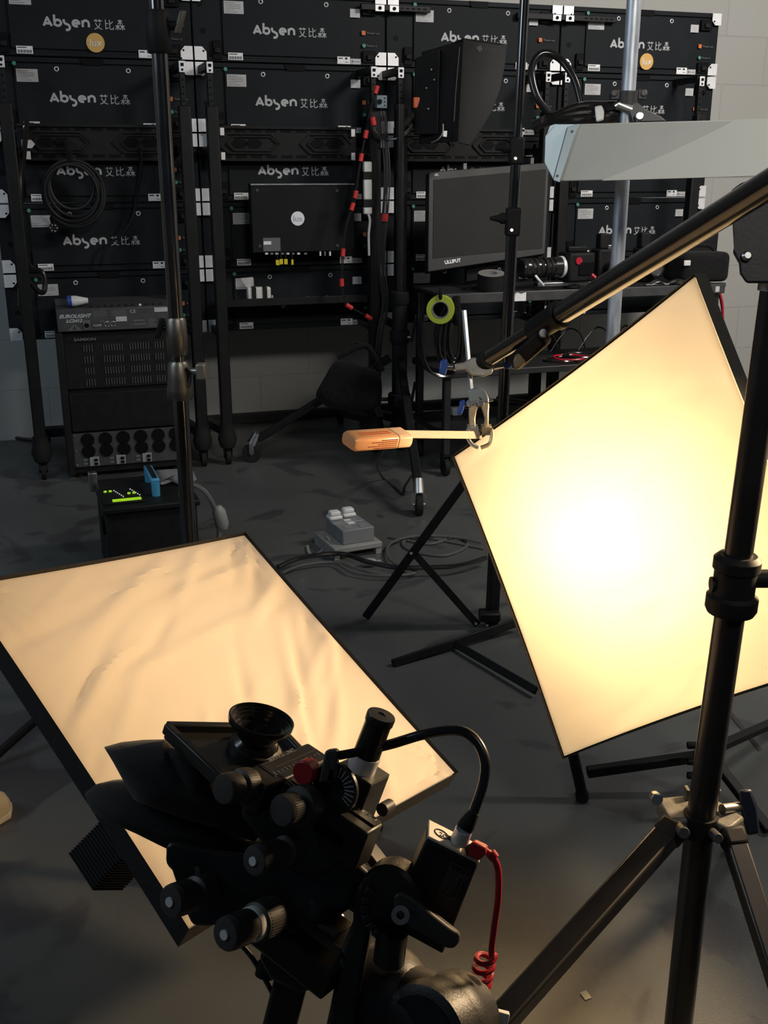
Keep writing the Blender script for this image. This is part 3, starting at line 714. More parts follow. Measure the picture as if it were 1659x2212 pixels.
# --- dolly stand with the hooded monitor and the sandbag -----------------------
DN = -.42
sx, sz = ruz(862, 1000, DN)
base = rk(sx, DN, 0)
top = rk(sx, DN, ruz(862, 225, DN)[1])
T = thing('rolling_stand', 'black rolling stand on three castor legs, carrying the hooded monitor', 'stand', base)
MB().cyl(base+ZZ*.26, base+ZZ*.80, .036, seg=24).build('lower_column', BLKM, T)
MB().cyl(base+ZZ*.79, top, .017, seg=20).build('upper_tube', BLKG, T)
for z, r in ((.78, .044), (.60, .047), (.30, .055)):
    c = MB().lathe(base+ZZ*z, ZZ, [(r*.92, -.03), (r, -.025), (r, .025), (r*.9, .03)], 24).build('collar', BLKM, T)
    if z < .75:
        k = base+ZZ*z+V((.055, -.03, .0)); MB().cyl(base+ZZ*z, k, .009).build('clamp_screw', STEEL, c); MB().bar(k-V((0, 0, .02)), k+V((.02, 0, .09)), .016, .014).build('lever', RUB, c, bevel=.004)
feet = [flo(545, 998), flo(905, 1112), V((.10, 5.22, 0))]
for f in feet:
    f = V((f.x, f.y, 0)); d = V((f.x-base.x, f.y-base.y, 0)).normalized(); e = f-d*.03+ZZ*.115
    hub = base+d*.045+ZZ*.50
    lg = MB().bar(hub, e, .036, .036).build('leg', BLK, T, bevel=.005)
    MB().bar(base+d*.04+ZZ*.30, hub+(e-hub)*.52, .022, .016).build('brace', BLK, T, bevel=.003)
    MB().cyl(e+d*.0+ZZ*.03, f+ZZ*.09, .021, .024, seg=16).build('leg_socket', STEEL, lg)
    s = d.cross(ZZ)
    MB().cyl(f-s*.014+ZZ*.045, f+s*.014+ZZ*.045, .045, seg=24).build('castor_wheel', RUB, T, bevel=.004)
    k = MB()
    for g in (-1, 1): k.bar(f+s*(g*.02)+ZZ*.045, f+s*(g*.02)+ZZ*.098, .006, .022)
    k.cyl(f-s*.024+ZZ*.045, f+s*.024+ZZ*.045, .006, seg=10).box(f+ZZ*.098, .05, .03, .006)
    k.build('castor_fork', STEEL, T)
dS = atd(760, 800, 1)
def dep(p): return (p-CP).dot(CF)
dB = dep(base+ZZ*.4)-.10
# sandbag slung on the stand
T = thing('sandbag', 'black saddle sandbag hanging on the rolling stand by its strap', 'sandbag', base+ZZ*.25)
bag = [(724, 768), (760, 782), (800, 795), (826, 800), (828, 850), (825, 888), (770, 890), (712, 888), (690, 868), (676, 856), (688, 835), (706, 805)]
MB().pillow([atd(x, y, dB) for x, y in bag], CF*.06+V((0, 0, 0))).build('bag', CLOTH, T, subsurf=1)
MB().tube(spline([atd(x, y, dB) for x, y in ((728, 772), (752, 760), (775, 749), (796, 750), (812, 775), (826, 802))], 6), .014, 8).build('strap', CLOTH, T)
MB().bar(atd(768, 740, dB), atd(792, 748, dB), .018, .016).build('handle_tab', CLOTH, T, bevel=.004)
# hooded monitor
dM = dep(top)-.06
T = thing('hooded_monitor', 'black monitor in a deep light-shielding hood on the rolling stand, upper middle', 'monitor', top)
scr = [(912, 112), (1002, 82), (992, 296), (906, 292)]
hood = [(1000, 82), (1092, 95), (1088, 135), (1078, 190), (1060, 238), (1040, 274), (1012, 313), (988, 308)]
HM = mat('hood_black_plastic', (.009, .009, .009), .6, spec=.2, var=.2, scale=10)
MB().prism([atd(x, y, dM) for x, y in hood], [atd(x+4, y+2, dM+.006) for x, y in hood]).build('hood_side', HM, T, bevel=.002)
MB().prism([atd(1001, 82, dM), atd(1091, 95, dM), atd(1050, 96, dM+.16), atd(936, 113, dM+.16)], [atd(1001, 86, dM), atd(1091, 99, dM), atd(1050, 100, dM+.16), atd(936, 117, dM+.16)]).build('hood_top', HM, T)
MB().prism([atd(1002, 84, dM+.004), atd(990, 306, dM+.004), atd(905, 312, dM+.20), atd(911, 112, dM+.20)], [atd(1004, 86, dM+.05), atd(992, 304, dM+.05), atd(907, 310, dM+.25), atd(913, 114, dM+.25)]).build('screen_housing', mat('monitor_back_black', (.010, .010, .011), .5, var=.2), T, bevel=.003)
MB().prism([atd(896, 126, dM+.16), atd(950, 106, dM+.09), atd(946, 290, dM+.09), atd(894, 292, dM+.16)], [atd(896, 126, dM+.28), atd(950, 106, dM+.28), atd(946, 290, dM+.28), atd(894, 292, dM+.28)]).build('rear_housing', BLKM, T, bevel=.006)
MB().bar(atd(993, 102, dM-.001), atd(984, 205, dM-.001), .003, .003).build('edge_trim', mat('worn_grey_edge', (.07, .07, .07), .5), T)
MB().bar(atd(984, 206, dM-.001), atd(981, 262, dM-.001), .003, .003).build('edge_trim', mat('worn_grey_edge', (.07, .07, .07), .5), T)
q = atd(1036, 105, dM-.001); qa = (atd(1060, 108, dM-.001)-q).normalized(); qb = qa.cross(CF)*-1
MB().slab([q+qa*.016, q+qb*.016, q-qa*.016, q-qb*.016], CF*-.001).build('diamond_emblem', DGREY, T)
text_on('maker_lettering', 'EIZO', .022, q+qa*.024-qb*.008, qa, qb, DGREY, T)
MB().slab([atd(958, 283, dM-.01), atd(966, 283, dM-.01), atd(965, 296, dM-.01), atd(957, 295, dM-.01)], CF*-.002).build('tag', LABEL, T)
MB().tube(spline([atd(957, 268, dM-.015), atd(956, 288, dM-.015), atd(945, 302, dM-.0), atd(932, 308, dM+.03)], 6), .003).build('lead', GREYP, T)
MB().cyl(top-ZZ*.10, atd(900, 240, dM+.2), .014).build('mount_arm', BLK, T)
for x, y in ((932, 150), (938, 172), (921, 190), (925, 235)): MB().cyl(atd(x, y, dM+.10), atd(x, y, dM+.085), .004, seg=8).build('rear_screw', STEEL, T)

# --- cart with shelves ---------------------------------------------------------
KN = -.78
ca, cz = ruz(960, 640, KN); cb, _ = ruz(1565, 618, KN)
KD = .42; zS = ruz(1200, 637, KN)[1]
zL = ruz(1150, 800, KN)[1]
kq = lambda u, n, z: rk(u, KN+n, z)
T = thing('utility_cart', 'black utility cart with shelves below the large flat monitor', 'cart', kq((ca+cb)/2, KD/2, 0), TH)
CART = mat('cart_black_plastic', (.016, .016, .017), .5, var=.2, scale=14)
MB().box(kq((ca+cb)/2, KD/2, zS+.01), cb-ca, KD, .015, RU, RN).build('top_shelf', CART, T, bevel=.004)
MB().box(kq((ca+cb)/2, .0, zS), cb-ca, .016, .045, RU, RN).build('shelf_edge', DGREY, T, bevel=.004)
MB().box(kq((ca+cb)/2, KD/2, zL), cb-ca, KD, .03, RU, RN).build('lower_shelf', CART, T, bevel=.004)
MB().box(kq((ca+cb)/2, KD/2, .20), cb-ca, KD, .03, RU, RN).build('bottom_shelf', CART, T, bevel=.004)
for u in (ca+.03, cb-.03):
    for n in (.03, KD-.03):
        MB().bar(kq(u, n, .10), kq(u, n, zS-.01), .034, .034, RN).build('post', CART, T, bevel=.005)
        caster(kq(u, n, 0), T, .042)
uu, zz = ruz(1120, 646, KN-.006)
MB().slab([kq(uu-.045, -.0085, zS-.020), kq(uu+.035, -.0085, zS-.020), kq(uu+.035, -.0085, zS+.018), kq(uu+.01, -.0085, zS+.012), kq(uu-.01, -.0085, zS+.018), kq(uu-.02, -.0085, zS+.002), kq(uu-.045, -.0085, zS+.004)], RN*-.001).build('torn_label', LABEL, T)
uu, _ = ruz(1240, 637, KN)
MB().slab([kq(uu, -.0085, zS-.012), kq(uu+.08, -.0085, zS-.012), kq(uu+.08, -.0085, zS+.012), kq(uu, -.0085, zS+.012)], RN*-.001).build('moulded_plate', MGREY, T)
uu, _ = ruz(1548, 622, KN)
MB().slab([kq(uu-.012, -.0085, zS-.014), kq(uu+.010, -.0085, zS-.014), kq(uu+.010, -.0085, zS+.012), kq(uu-.012, -.0085, zS+.012)], RN*-.001).build('round_badge', LABELD, T)
# flat monitor
def dpt(x, y): return dep(rpx(x, y, KN+.2))
dl_, dr_ = dep(kq(ca, .2, zS))-.02, dep(kq(ca, .2, zS))+.16
T = thing('flat_monitor', 'large flat monitor with dark screen standing on the utility cart', 'monitor', kq(ca+.25, .2, zS+.02))
q4 = [(926, 371), (1187, 350), (1178, 549), (924, 588)]; dd4 = [dl_, dr_, dr_, dl_]
FR = mat('monitor_frame_grey', (.011, .011, .011), .5, spec=.25, var=.1)
A = [atd(x, y, d) for (x, y), d in zip(q4, dd4)]
mn = (A[1]-A[0]).cross(A[3]-A[0]).normalized()
if mn.dot(CF) < 0: mn = -mn
MB().prism(A, [p+mn*.045 for p in A]).build('frame', FR, T, bevel=.004)
bl = lambda s, t: A[0]*(1-s)*(1-t)+A[1]*s*(1-t)+A[2]*s*t+A[3]*(1-s)*t
MB().slab([bl(.04, .085)-mn*.001, bl(.972, .075)-mn*.001, bl(.968, .93)-mn*.001, bl(.04, .87)-mn*.001], mn*-.0015).build('screen', mat('screen_glass', (.020, .019, .018), .55, spec=.08), T)
xa2 = (A[2]-A[3]).normalized(); yb2 = xa2.cross(mn)*-1
if yb2.z < 0: yb2 = -yb2
text_on('maker_lettering', 'LILLIPUT', .021, bl(.14, .945)-mn*.002, xa2, yb2, LABEL, T, bold=.001)
text_on('corner_emblem', '4K', .014, bl(.045, .05)-mn*.002, xa2, yb2, LABELD, T, bold=.0008, sx=1.3)
MB().box(bl(.5, 1.0)+mn*.075+ZZ*.02, .16, .03, .16, xa2, mn).build('stand_neck', BLK, T)
mb_ = bl(.5, 1.0)+mn*.05; MB().box(V((mb_.x, mb_.y, zS+.026)), .26, .17, .016, xa2, V((mn.x, mn.y, 0)).normalized()).build('stand_foot', BLK, T, bevel=.004)
for s, t in ((.30, -.02), (.86, -.02)): MB().box(bl(s, 0)+ZZ*.012+mn*.02, .016, .02, .03, xa2, mn).build('top_bolt', STEEL, T)
# tape roll and cameras on the cart
def lie(x, y, n): return rpx(x, y, n)
def on_shelf(x, y): return flo(x, y, zS+.0185)
p = rpx(1060, 630, KN+.085); p.z = zS+.0185
T = thing('tape_roll', 'thick black tape roll with grey core, lying on the cart before the flat monitor', 'tape', p)
hT = .068; tz = (ZZ-V((CF.x, CF.y, 0))*.20).normalized(); p = p+ZZ*.012
MB().lathe(p, tz, [(.030, 0), (.062, 0), (.062, hT), (.030, hT), (.030, 0)], 36, cap=(False, False)).build('tape_winding', RUB, T)
MB().lathe(p, tz, [(.026, 0), (.031, 0), (.031, hT+.001), (.026, hT+.001), (.026, 0)], 32, cap=(False, False)).build('core', GREYP, T)
MB().lathe(p, tz, [(.032, hT+.0006), (.060, hT+.0006), (.060, hT+.0012), (.032, hT+.0012)], 32, cap=(False, False)).build('grey_side', mat('tape_side_grey', (.20, .195, .185), .6), T)
# big lens
a = rpx(1125, 575, KN+.07); a.z = zS+.115; ax = (RU*1.0+RN*.05).normalized()
T = thing('cine_camera', 'black cinema camera with a long ribbed zoom lens lying on the cart', 'camera', V((a.x+.15, a.y, zS+.018)))
MB().lathe(a, ax, [(.040, 0), (.043, .005), (.043, .035), (.038, .04), (.038, .055), (.041, .06), (.041, .10), (.037, .105), (.037, .13), (.040, .135), (.040, .155), (.046, .16), (.046, .205)], 32).build('lens', BLKG, T)
MB().lathe(a, ax, [(.0475, .198), (.049, .20), (.049, .212), (.0475, .214)], 32).build('silver_ring', PLATE, T)
for k in range(6): MB().lathe(a, ax, [(.0415+.001*(k % 2), .008+.026*k), (.0445, .010+.026*k), (.0445, .020+.026*k), (.0415, .022+.026*k)], 36).build('grip_ring', RUB, T)
MB().tube(spline([a+ax*.06-ZZ*.03-RN*.03, a+ax*.08-ZZ*.055-RN*.04, a+ax*.10-ZZ*.075-RN*.04], 5), .006).build('lens_lever', PLATE, T)
b = a+ax*.285
MB().box(b, .13, .12, .13, RU, RN).build('camera_body', BLKM, T, bevel=.01)
MB().cyl(b-RN*.061+RU*-.02+ZZ*.03, b-RN*.066+RU*-.02+ZZ*.03, .016, seg=20).build('red_button', REDC, T)
MB().box(b-RN*.063+RU*.02-ZZ*.005, .075, .006, .06, RU, RN).build('side_screen', GAP, T, bevel=.003)
MB().box(b+ZZ*.078, .10, .03, .025, RU, RN).build('top_handle', BLK, T, bevel=.006)
MB().box(b-ZZ*.075-RU*.05, .30, .05, .018, RU, RN).build('base_plate', STEEL, T, bevel=.003)
MB().tube([b-RN*.08-ZZ*.03+RU*.04, b-RN*.09-ZZ*.045+RU*.055], .008).build('red_lever', REDC, T)
for k, (x, y, s_, lab) in enumerate(((1310, 520, .9, 'small black camera with a red knob, standing on the cart left of the galvanised pole'), (1395, 560, .8, 'small black camera with a metal hot shoe on the cart, right of the galvanised pole'))):
    c = rpx(x, y, KN+.26); c.z = zS+.0185
    T = thing('small_camera', lab, 'camera', c, TH)
    MB().box(c+ZZ*.08, .13*s_, .09, .16, RU, RN).build('body', BLKM, T, bevel=.01)
    MB().lathe(c+ZZ*.07-RN*.046, -RN, [(.036, 0), (.036, .03), (.041, .034), (.041, .06), (.034, .06), (.03, .045)], 28).build('lens', BLKG, T)
    MB().lathe(c+ZZ*.07-RN*.100, -RN, [(.030, 0), (.034, .001), (.034, .004), (.030, .004)], 28).build('lens_ring', STEEL, T)
    MB().box(c+ZZ*.195-RU*.02, .05, .05, .07, RU, RN).build('viewfinder', BLKM, T, bevel=.006)
    MB().box(c+ZZ*.168+RU*.02, .045, .05, .018, RU, RN).build('hot_shoe', STEEL, T, bevel=.002)
    MB().cyl(c+ZZ*.175+RU*.045-RN*.03, c+ZZ*.19+RU*.045-RN*.03, .014).build('knob', REDC if k == 0 else STEEL, T)
c = rpx(1440, 590, KN+.15); c.z = zS+.0185
T = thing('camera_bag', 'black soft padded camera case at the right end of the cart', 'bag', c+RU*.15, TH)
MB().box(c+RU*.16+ZZ*.075, .26, .20, .14, RU, RN).build('body', CLOTH, T, bevel=.03, seg=4)
MB().tube(spline([c+RU*.06+ZZ*.14, c+RU*.10+ZZ*.17, c+RU*.22+ZZ*.17, c+RU*.26+ZZ*.14], 6), .010).build('handle', CLOTH, T)
MB().box(c+RU*.04+ZZ*.10-RN*.104, .035, .008, .025, RU, RN).build('buckle', WHITEP, T, bevel=.003)
c2 = rpx(1500, 540, KN+.345); c2.z = zS+.0185
T = thing('open_laptop', 'thin black upright screen standing behind the padded camera case', 'screen', c2, TH)
MB().box(c2+ZZ*.12, .26, .012, .20, RU+ZZ*.0, RN).build('lid', BLK, T, bevel=.004)
MB().box(c2+ZZ*.009-RN*.02, .26, .10, .016, RU, RN).build('base', BLK, T, bevel=.004)
c3 = rpx(1395, 612, KN+.05); c3.z = zS+.0185
T = thing('cable_pile', 'small heap of thin dark leads along the front edge of the cart', 'cable', c3, TH)
for k in range(5):
    MB().tube(spline([c3+RU*(.02*random.uniform(-1, 1)+.06*i)+RN*random.uniform(-.02, .03)+ZZ*(.006+.004*k*(i % 2)) for i in range(5)], 5), .004, 6).build('lead', BLKG if k != 2 else GREYP, T)
c4 = rpx(1235, 612, KN+.08); c4.z = zS+.0185
T = thing('lens_adapter', 'flat black lens mount with metal ring lying on the cart edge', 'lens', c4, TH)
MB().lathe(c4, ZZ, [(.03, 0), (.036, .004), (.036, .016), (.026, .018)], 28).build('mount', BLKM, T)
MB().tube([c4+ZZ*.019+RU*.023*math.cos(i*.449)+RN*.023*math.sin(i*.449) for i in range(14)], .0025, 6, closed=True).build('metal_ring', STEEL, T)
# red coils hanging at the right end, red leads on the lower shelf
hc = kq(cb+.03, .10, zS)
T = thing('red_cable_coil', 'coil of red cable hanging from the right end of the cart', 'cable', hc-ZZ*.34, 0)
for k in range(7):
    w_ = .05+.008*k
    MB().tube(spline([hc+RU*(-.02)+RN*.01*k, hc+RU*(w_*.7)-ZZ*.07+RN*.01*k, hc+RU*w_-ZZ*(.20+.012*k)+RN*.01*k, hc+RU*(w_*.35)-ZZ*(.32+.01*k)+RN*.01*k, hc-RU*.03-ZZ*(.22)+RN*.01*k], 6, closed=True), .0055, 6, closed=True).build('loop', REDC, T)
o = MB().box(hc-RU*.02+ZZ*.005, .12, .03, .02, RU, RN).build('hook', CART, T, bevel=.004)
zl2 = zL+.0155
for k in range(3):
    c = rpx(1215+22*k, 760-6*k, KN+.1); c.z = zl2+.008*k
    pts = [c+RU*(.10*math.cos(a*.9+k)*(1-.04*a))+RN*(.07*math.sin(a*.9+k)) +ZZ*(.006+.002*(a % 3)) for a in range(9)]
    o = MB().tube(spline(pts, 5), .005, 6).build('coiled_lead', REDC if k == 1 else BLKG, None)
    solo(rebase(o, c), ['black lead coiled on the lower cart shelf, left of the red one', 'red lead coiled on the lower cart shelf', 'black lead coiled on the lower cart shelf, right of the red one'][k], 'cable')
for k in range(4):
    c = rpx(1130+60*k, 745, KN+.36); c.z = zl2
    o = MB().tube(spline([c, c+ZZ*.07+RU*.05, c+ZZ*.11+RU*.10, c+ZZ*.08+RU*.16, c+ZZ*.01+RU*.19], 6), .0045, 6).build('arched_lead', BLKG, None)
    solo(rebase(o, c), 'black lead arching up off the lower cart shelf against the pale wall', 'cable', 'arched leads on the lower cart shelf')
# yellow-green tape hanging, with bundle of hanging cables on the cart end
c = rpx(952, 668, KN-.06)
tn = (RN*-.9-RU*.42).normalized()
T = thing('hanging_tape_roll', 'yellow-green tape roll hanging at the left end of the cart', 'tape', c-ZZ*.07)
MB().lathe(c-tn*.024, tn, [(.036, 0), (.060, 0), (.060, .048), (.036, .048), (.036, 0)], 40, cap=(False, False)).build('tape_winding', mat('yellow_green_tape', (.42, .50, .05), .5), T)
MB().lathe(c-tn*.025, tn, [(.033, 0), (.037, 0), (.037, .050), (.033, .050), (.033, 0)], 36, cap=(False, False)).build('core', GREYP, T)
MB().tube(spline([c+ZZ*.030, c+ZZ*.062+tn*.028, c+ZZ*.09, c+ZZ*.062-tn*.028, c+ZZ*.032], 6), .008).build('hanging_strap', CLOTH, T)
tb = rpx(985, 655, KN-.06)
T = thing('cable_bundle', 'big hank of black cables hanging from the cart beside the yellow-green tape', 'cable', tb-ZZ*.4)
for k in range(9):
    w_ = .025+.007*k; L = .24+.018*(k % 4)
    of = RN*(.008*(k % 3))
    MB().tube(spline([tb+of+RU*(-.01), tb+of-RU*w_-ZZ*L*.35, tb+of-RU*(w_*1.0)-ZZ*L*.8, tb+of-ZZ*L, tb+of+RU*(w_*.7)-ZZ*L*.8, tb+of+RU*(w_*.6)-ZZ*L*.3], 6, closed=True), .0055, 6, closed=True).build('loop', BLKG, T)
MB().tube(spline([tb+ZZ*.03, tb-ZZ*.06-RN*.02, tb-ZZ*.08], 5), .018).build('tie', CLOTH, T)
P = [(905, 690), (903, 735), (910, 775), (925, 800), (950, 808), (975, 800)]
for k in range(4):
    o = MB().tube(spline([rpx(x+3*k, y+2*k, KN-.02-.008*k) for x, y in P], 6), .006, 6).build('drooping_cable', BLKG, None)
    solo(rebase(o, rpx(950, 808, KN-.02)), 'black cable drooping in a deep curve left of the cable hank', 'cable', 'drooping cables at the cart end')
pW = rpx(985, 911, KN+.3); pW.z = .2155
o = MB().box(pW+ZZ*.02, .05, .04, .04, RU, RN).build('white_adaptor', WHITEP, None, bevel=.006); solo(rebase(o, pW), 'small white power adaptor on the bottom cart shelf', 'power adaptor')

# --- floor power box on a white block ------------------------------------------
b0 = flo(723, 1213); bx = (flo(835, 1195)-b0); bx.z = 0; bx = bx.normalized(); by = V((-bx.y, bx.x, 0))
bq = lambda u, n, z: b0+bx*u+by*n+ZZ*z
T = thing('pale_block', 'low pale block on the floor under the grey socket box', 'block', bq(.09, .1, 0))
MB().box(bq(.095, .105, .037), .19, .21, .022, bx, by).build('block_top', mat('pale_painted_wood', (.22, .22, .21), .7, var=.15), T, bevel=.004)
for u in (.012, .178): MB().box(bq(u, .105, .013), .022, .20, .026, bx, by).build('block_foot', mat('pale_painted_wood', (.22, .22, .21), .7, var=.15), T, bevel=.002)
T = thing('socket_box', 'grey double socket box with two plugs on a pale block on the floor', 'socket box', bq(.1, .12, .048))
SB = mat('socket_box_grey', (.17, .18, .185), .5, var=.1)
MB().box(bq(.105, .065, .0755), .125, .085, .055, bx, by).build('front_housing', SB, T, bevel=.003)
MB().box(bq(.105, .152, .0755), .125, .080, .055, bx, by).build('rear_housing', SB, T, bevel=.003)
for u in (.078, .135): MB().box(bq(u, .055, .1036), .030, .026, .002, bx, by).build('socket_plate', GREYP, T)
MB().box(bq(.105, .095, .1036), .028, .024, .003, bx, by).build('rocker_switch', WHITEP, T)
MB().box(bq(.105, .130, .1036), .026, .018, .003, bx, by).build('rocker_switch', WHITEP, T)
for k, (u, n) in enumerate(((.068, .165), (.128, .178))):
    c = bq(u, n, .103)
    t2 = thing('mains_plug', ['white mains plug in the grey floor socket box, left of two', 'white mains plug in the grey floor socket box, right of two'][k], 'plug', c)
    MB().box(c+ZZ*.008, .052, .048, .016, bx, by).build('plug_base', WHITEP, t2, bevel=.006)
    MB().box(c+ZZ*.024, .044, .038, .018, bx, by, taper=.9).build('plug_cap', WHITEP, t2, bevel=.006)
GC = mat('grey_floor_cable', (.075, .075, .07), .55, var=.15)
def floorcable(label, pts, r, m=GC, lift=0.0, cat='cable'):
    P = spline([flo(x, y, r+lift+(zz_[0] if zz_ else 0)) for x, y, *zz_ in pts], 8)
    o = MB().tube(P, r, 8).build('floor_cable', m, None); return solo(rebase(o, V((P[0].x, P[0].y, 0))), label, cat)
floorcable('grey floor cable looping right of the socket box into a flat coil', [(840, 1160), (870, 1165), (930, 1175), (985, 1160), (1010, 1178), (960, 1200), (890, 1190), (870, 1172), (905, 1160), (970, 1170), (1045, 1185)], .0055)
floorcable('grey floor cable in a wide loop before the pale block', [(610, 1238), (650, 1222), (720, 1215), (760, 1235), (830, 1244), (900, 1236), (850, 1215), (835, 1190), (850, 1170), (900, 1158), (980, 1160), (1040, 1172)], .0055, lift=.012)
floorcable('thick black floor cable running past the front of the pale block', [(600, 1225), (650, 1205), (735, 1196), (790, 1212), (850, 1225), (920, 1226), (990, 1222), (1050, 1205)], .009, BLKG, lift=.025)
floorcable('pale grey cable curling out of the left side of the socket box', [(706, 1160, .05), (712, 1168, .04), (700, 1185), (680, 1200), (668, 1195), (664, 1180)], .006, mat('pale_grey_cable', (.22, .22, .21), .5))
floorcable('dark floor cable along the back wall at the far left', [(0, 940), (30, 945), (70, 950), (110, 948)], .009, BLKG)
pf = flo(795, 1222)
t2 = thing('cable_plug', 'dusty white cable plug lying on the floor before the pale block', 'plug', pf)
MB().lathe(pf+ZZ*.016-bx*.03, bx-by*.3, [(.009, 0), (.015, .012), (.016, .04), (.012, .055)], 16).build('plug_body', mat('dusty_white_plastic', (.25, .25, .24), .5), t2)
MB().lathe(pf+ZZ*.016+bx*.026-by*.009, bx-by*.3, [(.006, 0), (.005, .02)], 10).build('cable_sleeve', GREYP, t2)
floorcable('thin black cable hanging down to the floor behind the bottle', [(845, 950, .40), (822, 985, .22), (815, 1010, .10), (830, 1035), (855, 1055), (872, 1068), (876, 1050), (892, 1025)], .005, BLKG)
# small bits on the floor
pS = flo(1265, 2150, .001)
o = MB().slab([flo(x, y, .001) for x, y in ((1252, 2145), (1266, 2140), (1278, 2156), (1264, 2161))], ZZ*.001).build('paper_scrap', mat('cream_paper', (.55, .52, .42), .8), None, smooth=False)
solo(rebase(o, V((pS.x, pS.y, 0))), 'small cream scrap of paper on the floor at the lower right', 'paper')
o = MB().slab([flo(x, y, .001) for x, y in ((1572, 1540), (1580, 1537), (1645, 1618), (1638, 1622))], ZZ*.0008).build('floor_tape', mat('worn_brown_tape', (.045, .036, .030), .7), None, smooth=False)
solo(rebase(o, flo(1600, 1580)), 'dark strip of tape stuck on the floor behind the boom stand, at right', 'tape')

# joining bars across the top of the cabinets
for k, (x0, x1, y) in enumerate(((780, 930, 14), (1118, 1332, 33))):
    (ua_, za_), (ub_, _) = ruz(x0, y, -.03), ruz(x1, y, -.03)
    J = thing('joining_bar', ['slotted black bar across the top seam of second and third panel columns', 'slotted black bar across the top seam of third and rightmost panel columns'][k], 'bar', rk((ua_+ub_)/2, -.03, za_-.02), TH)
    MB().box(rk((ua_+ub_)/2, -.022, za_), ub_-ua_, .028, .026, RU, RN).build('bar', BLK, J, bevel=.002)
    us = ruz((835, 1216)[k], y, -.03)[0]
    for a in (-.035, .035):
        MB().box(rk(us+a, -.038, za_-.004), .045, .004, .028, RU, RN).build('clip_tag', PLATE, J, bevel=.001)
        MB().cyl(rk(us+a, -.040, za_-.004), rk(us+a, -.043, za_-.004), .008, seg=12).build('clip_screw', GAP, J)
    for i in range(6): MB().box(rk(ub_-.03-.028*i, -.037, za_), .014, .003, .006, RU, RN).build('slot', GAP, J)
# ------------------------------------------------------------------ tall light stand at left
def tube_px(mb, x0, y0, x1, y1, Y, r, r1=None, seg=20): return mb.cyl(aty(x0, y0, Y), aty(x1, y1, Y), r, r1, seg=seg)
YL = 2.62
T = thing('light_stand', 'tall black chrome light stand behind the left softbox, by the equipment case', 'light stand', V((aty(405, 1165, YL).x, YL, 0)))
b = aty(409, 1240, YL); b.z = 0.0
def on(y, x0, y0, x1, y1): return x0+(x1-x0)*(y-y0)/(y1-y0)
axp = lambda y: aty(338+(409-338)*(y-40)/(1200-40)+2, y, YL)
TUBE = mat('black_chrome_tube', (.20, .19, .19), .16, 1, var=.1, scale=10)
MB().cyl(axp(-420), axp(60), .0160, seg=28).build('top_tube', TUBE, T)
MB().cyl(axp(60), axp(740), .0185, seg=28).build('upper_tube', TUBE, T)
MB().cyl(axp(700), axp(800), .0165, seg=28).build('middle_tube', TUBE, T)
low = axp(1240); d = (low-axp(800)).normalized(); end = axp(800)+d*((0.10-axp(800).z)/d.z)
MB().cyl(axp(800), end, .0195, seg=28).build('lower_tube', TUBE, T)
COLM = mat('bronze_black_collar', (.22, .20, .17), .42, 1, var=.1)
def collar(name, ya, yb, r, m=BLKM, prof=None):
    A, B = axp(ya), axp(yb); L = (B-A).length
    return MB().lathe(A, B-A, [(r*.86, 0), (r, .006), (r*1.04, L*.5), (r, L-.006), (r*.86, L)], 28).build(name, m, T)
c = collar('top_collar', 22, 116, .0275)
k = axp(55)+CR*.045; MB().cyl(axp(55), k, .010).build('clamp_screw', BLKM, c)
MB().box(k+CR*.006+ZZ*.006, .014, .022, .052, CR, None, (ZZ+CR*.35).normalized()).build('wing_knob', mat('worn_brass_grey', (.10, .09, .07), .5), c, bevel=.004)
c = collar('middle_collar', 686, 768, .0255, COLM)
k = axp(700)-CR*.035; MB().cyl(axp(700), k, .007).build('clamp_screw', BLKM, c)
MB().box(k-CR*.006-ZZ*.010, .014, .018, .05, CR, None, (ZZ+CR*.3).normalized()).build('wing_knob', BLKM, c, bevel=.004)
A, B = axp(780), axp(862)
c = MB().lathe(A, B-A, [(.022, 0), (.0275, .01), (.029, .045), (.0325, .07), (.033, (B-A).length-.004), (.030, (B-A).length)], 32).build('coupling', COLM, T)
k = axp(803)+CR*.052-CF*.01; MB().cyl(axp(803), k, .009).build('clamp_screw', STEEL, c)
MB().box(k+CR*.006, .024, .03, .040, CR, None, ZZ).build('square_knob', mat('satin_grey_knob', (.30, .27, .22), .4, .6), c, bevel=.004)
MB().tube(spline([axp(798)+CR*.022-CF*.022, axp(815)+CR*.030-CF*.014, axp(840)+CR*.024-CF*.022], 6), .004).build('curved_rib', BLK, c)
hub = V((end.x, end.y, aty(413, 1267, end.y).z))
fL = flo(-30, 1651, .012); aL = math.degrees(math.atan2(fL.y-end.y, fL.x-end.x)); rL = math.hypot(fL.y-end.y, fL.x-end.x)
for a in (aL, aL+75, aL+240):
    dv = V((math.cos(math.radians(a)), math.sin(math.radians(a)), 0)); f = V((end.x, end.y, .012))+dv*rL
    MB().cyl(hub+dv*.03, f, .011).build('leg', BLK, T)
    MB().cyl(f, f-ZZ*.012, .014, seg=12).build('rubber_foot', RUB, T)
    MB().cyl(V((end.x, end.y, .12))+dv*.02, hub.lerp(f, .5), .006).build('brace', BLK, T)
MB().cyl(hub-ZZ*.03, hub+ZZ*.03, .034).build('leg_collar', BLKM, T)

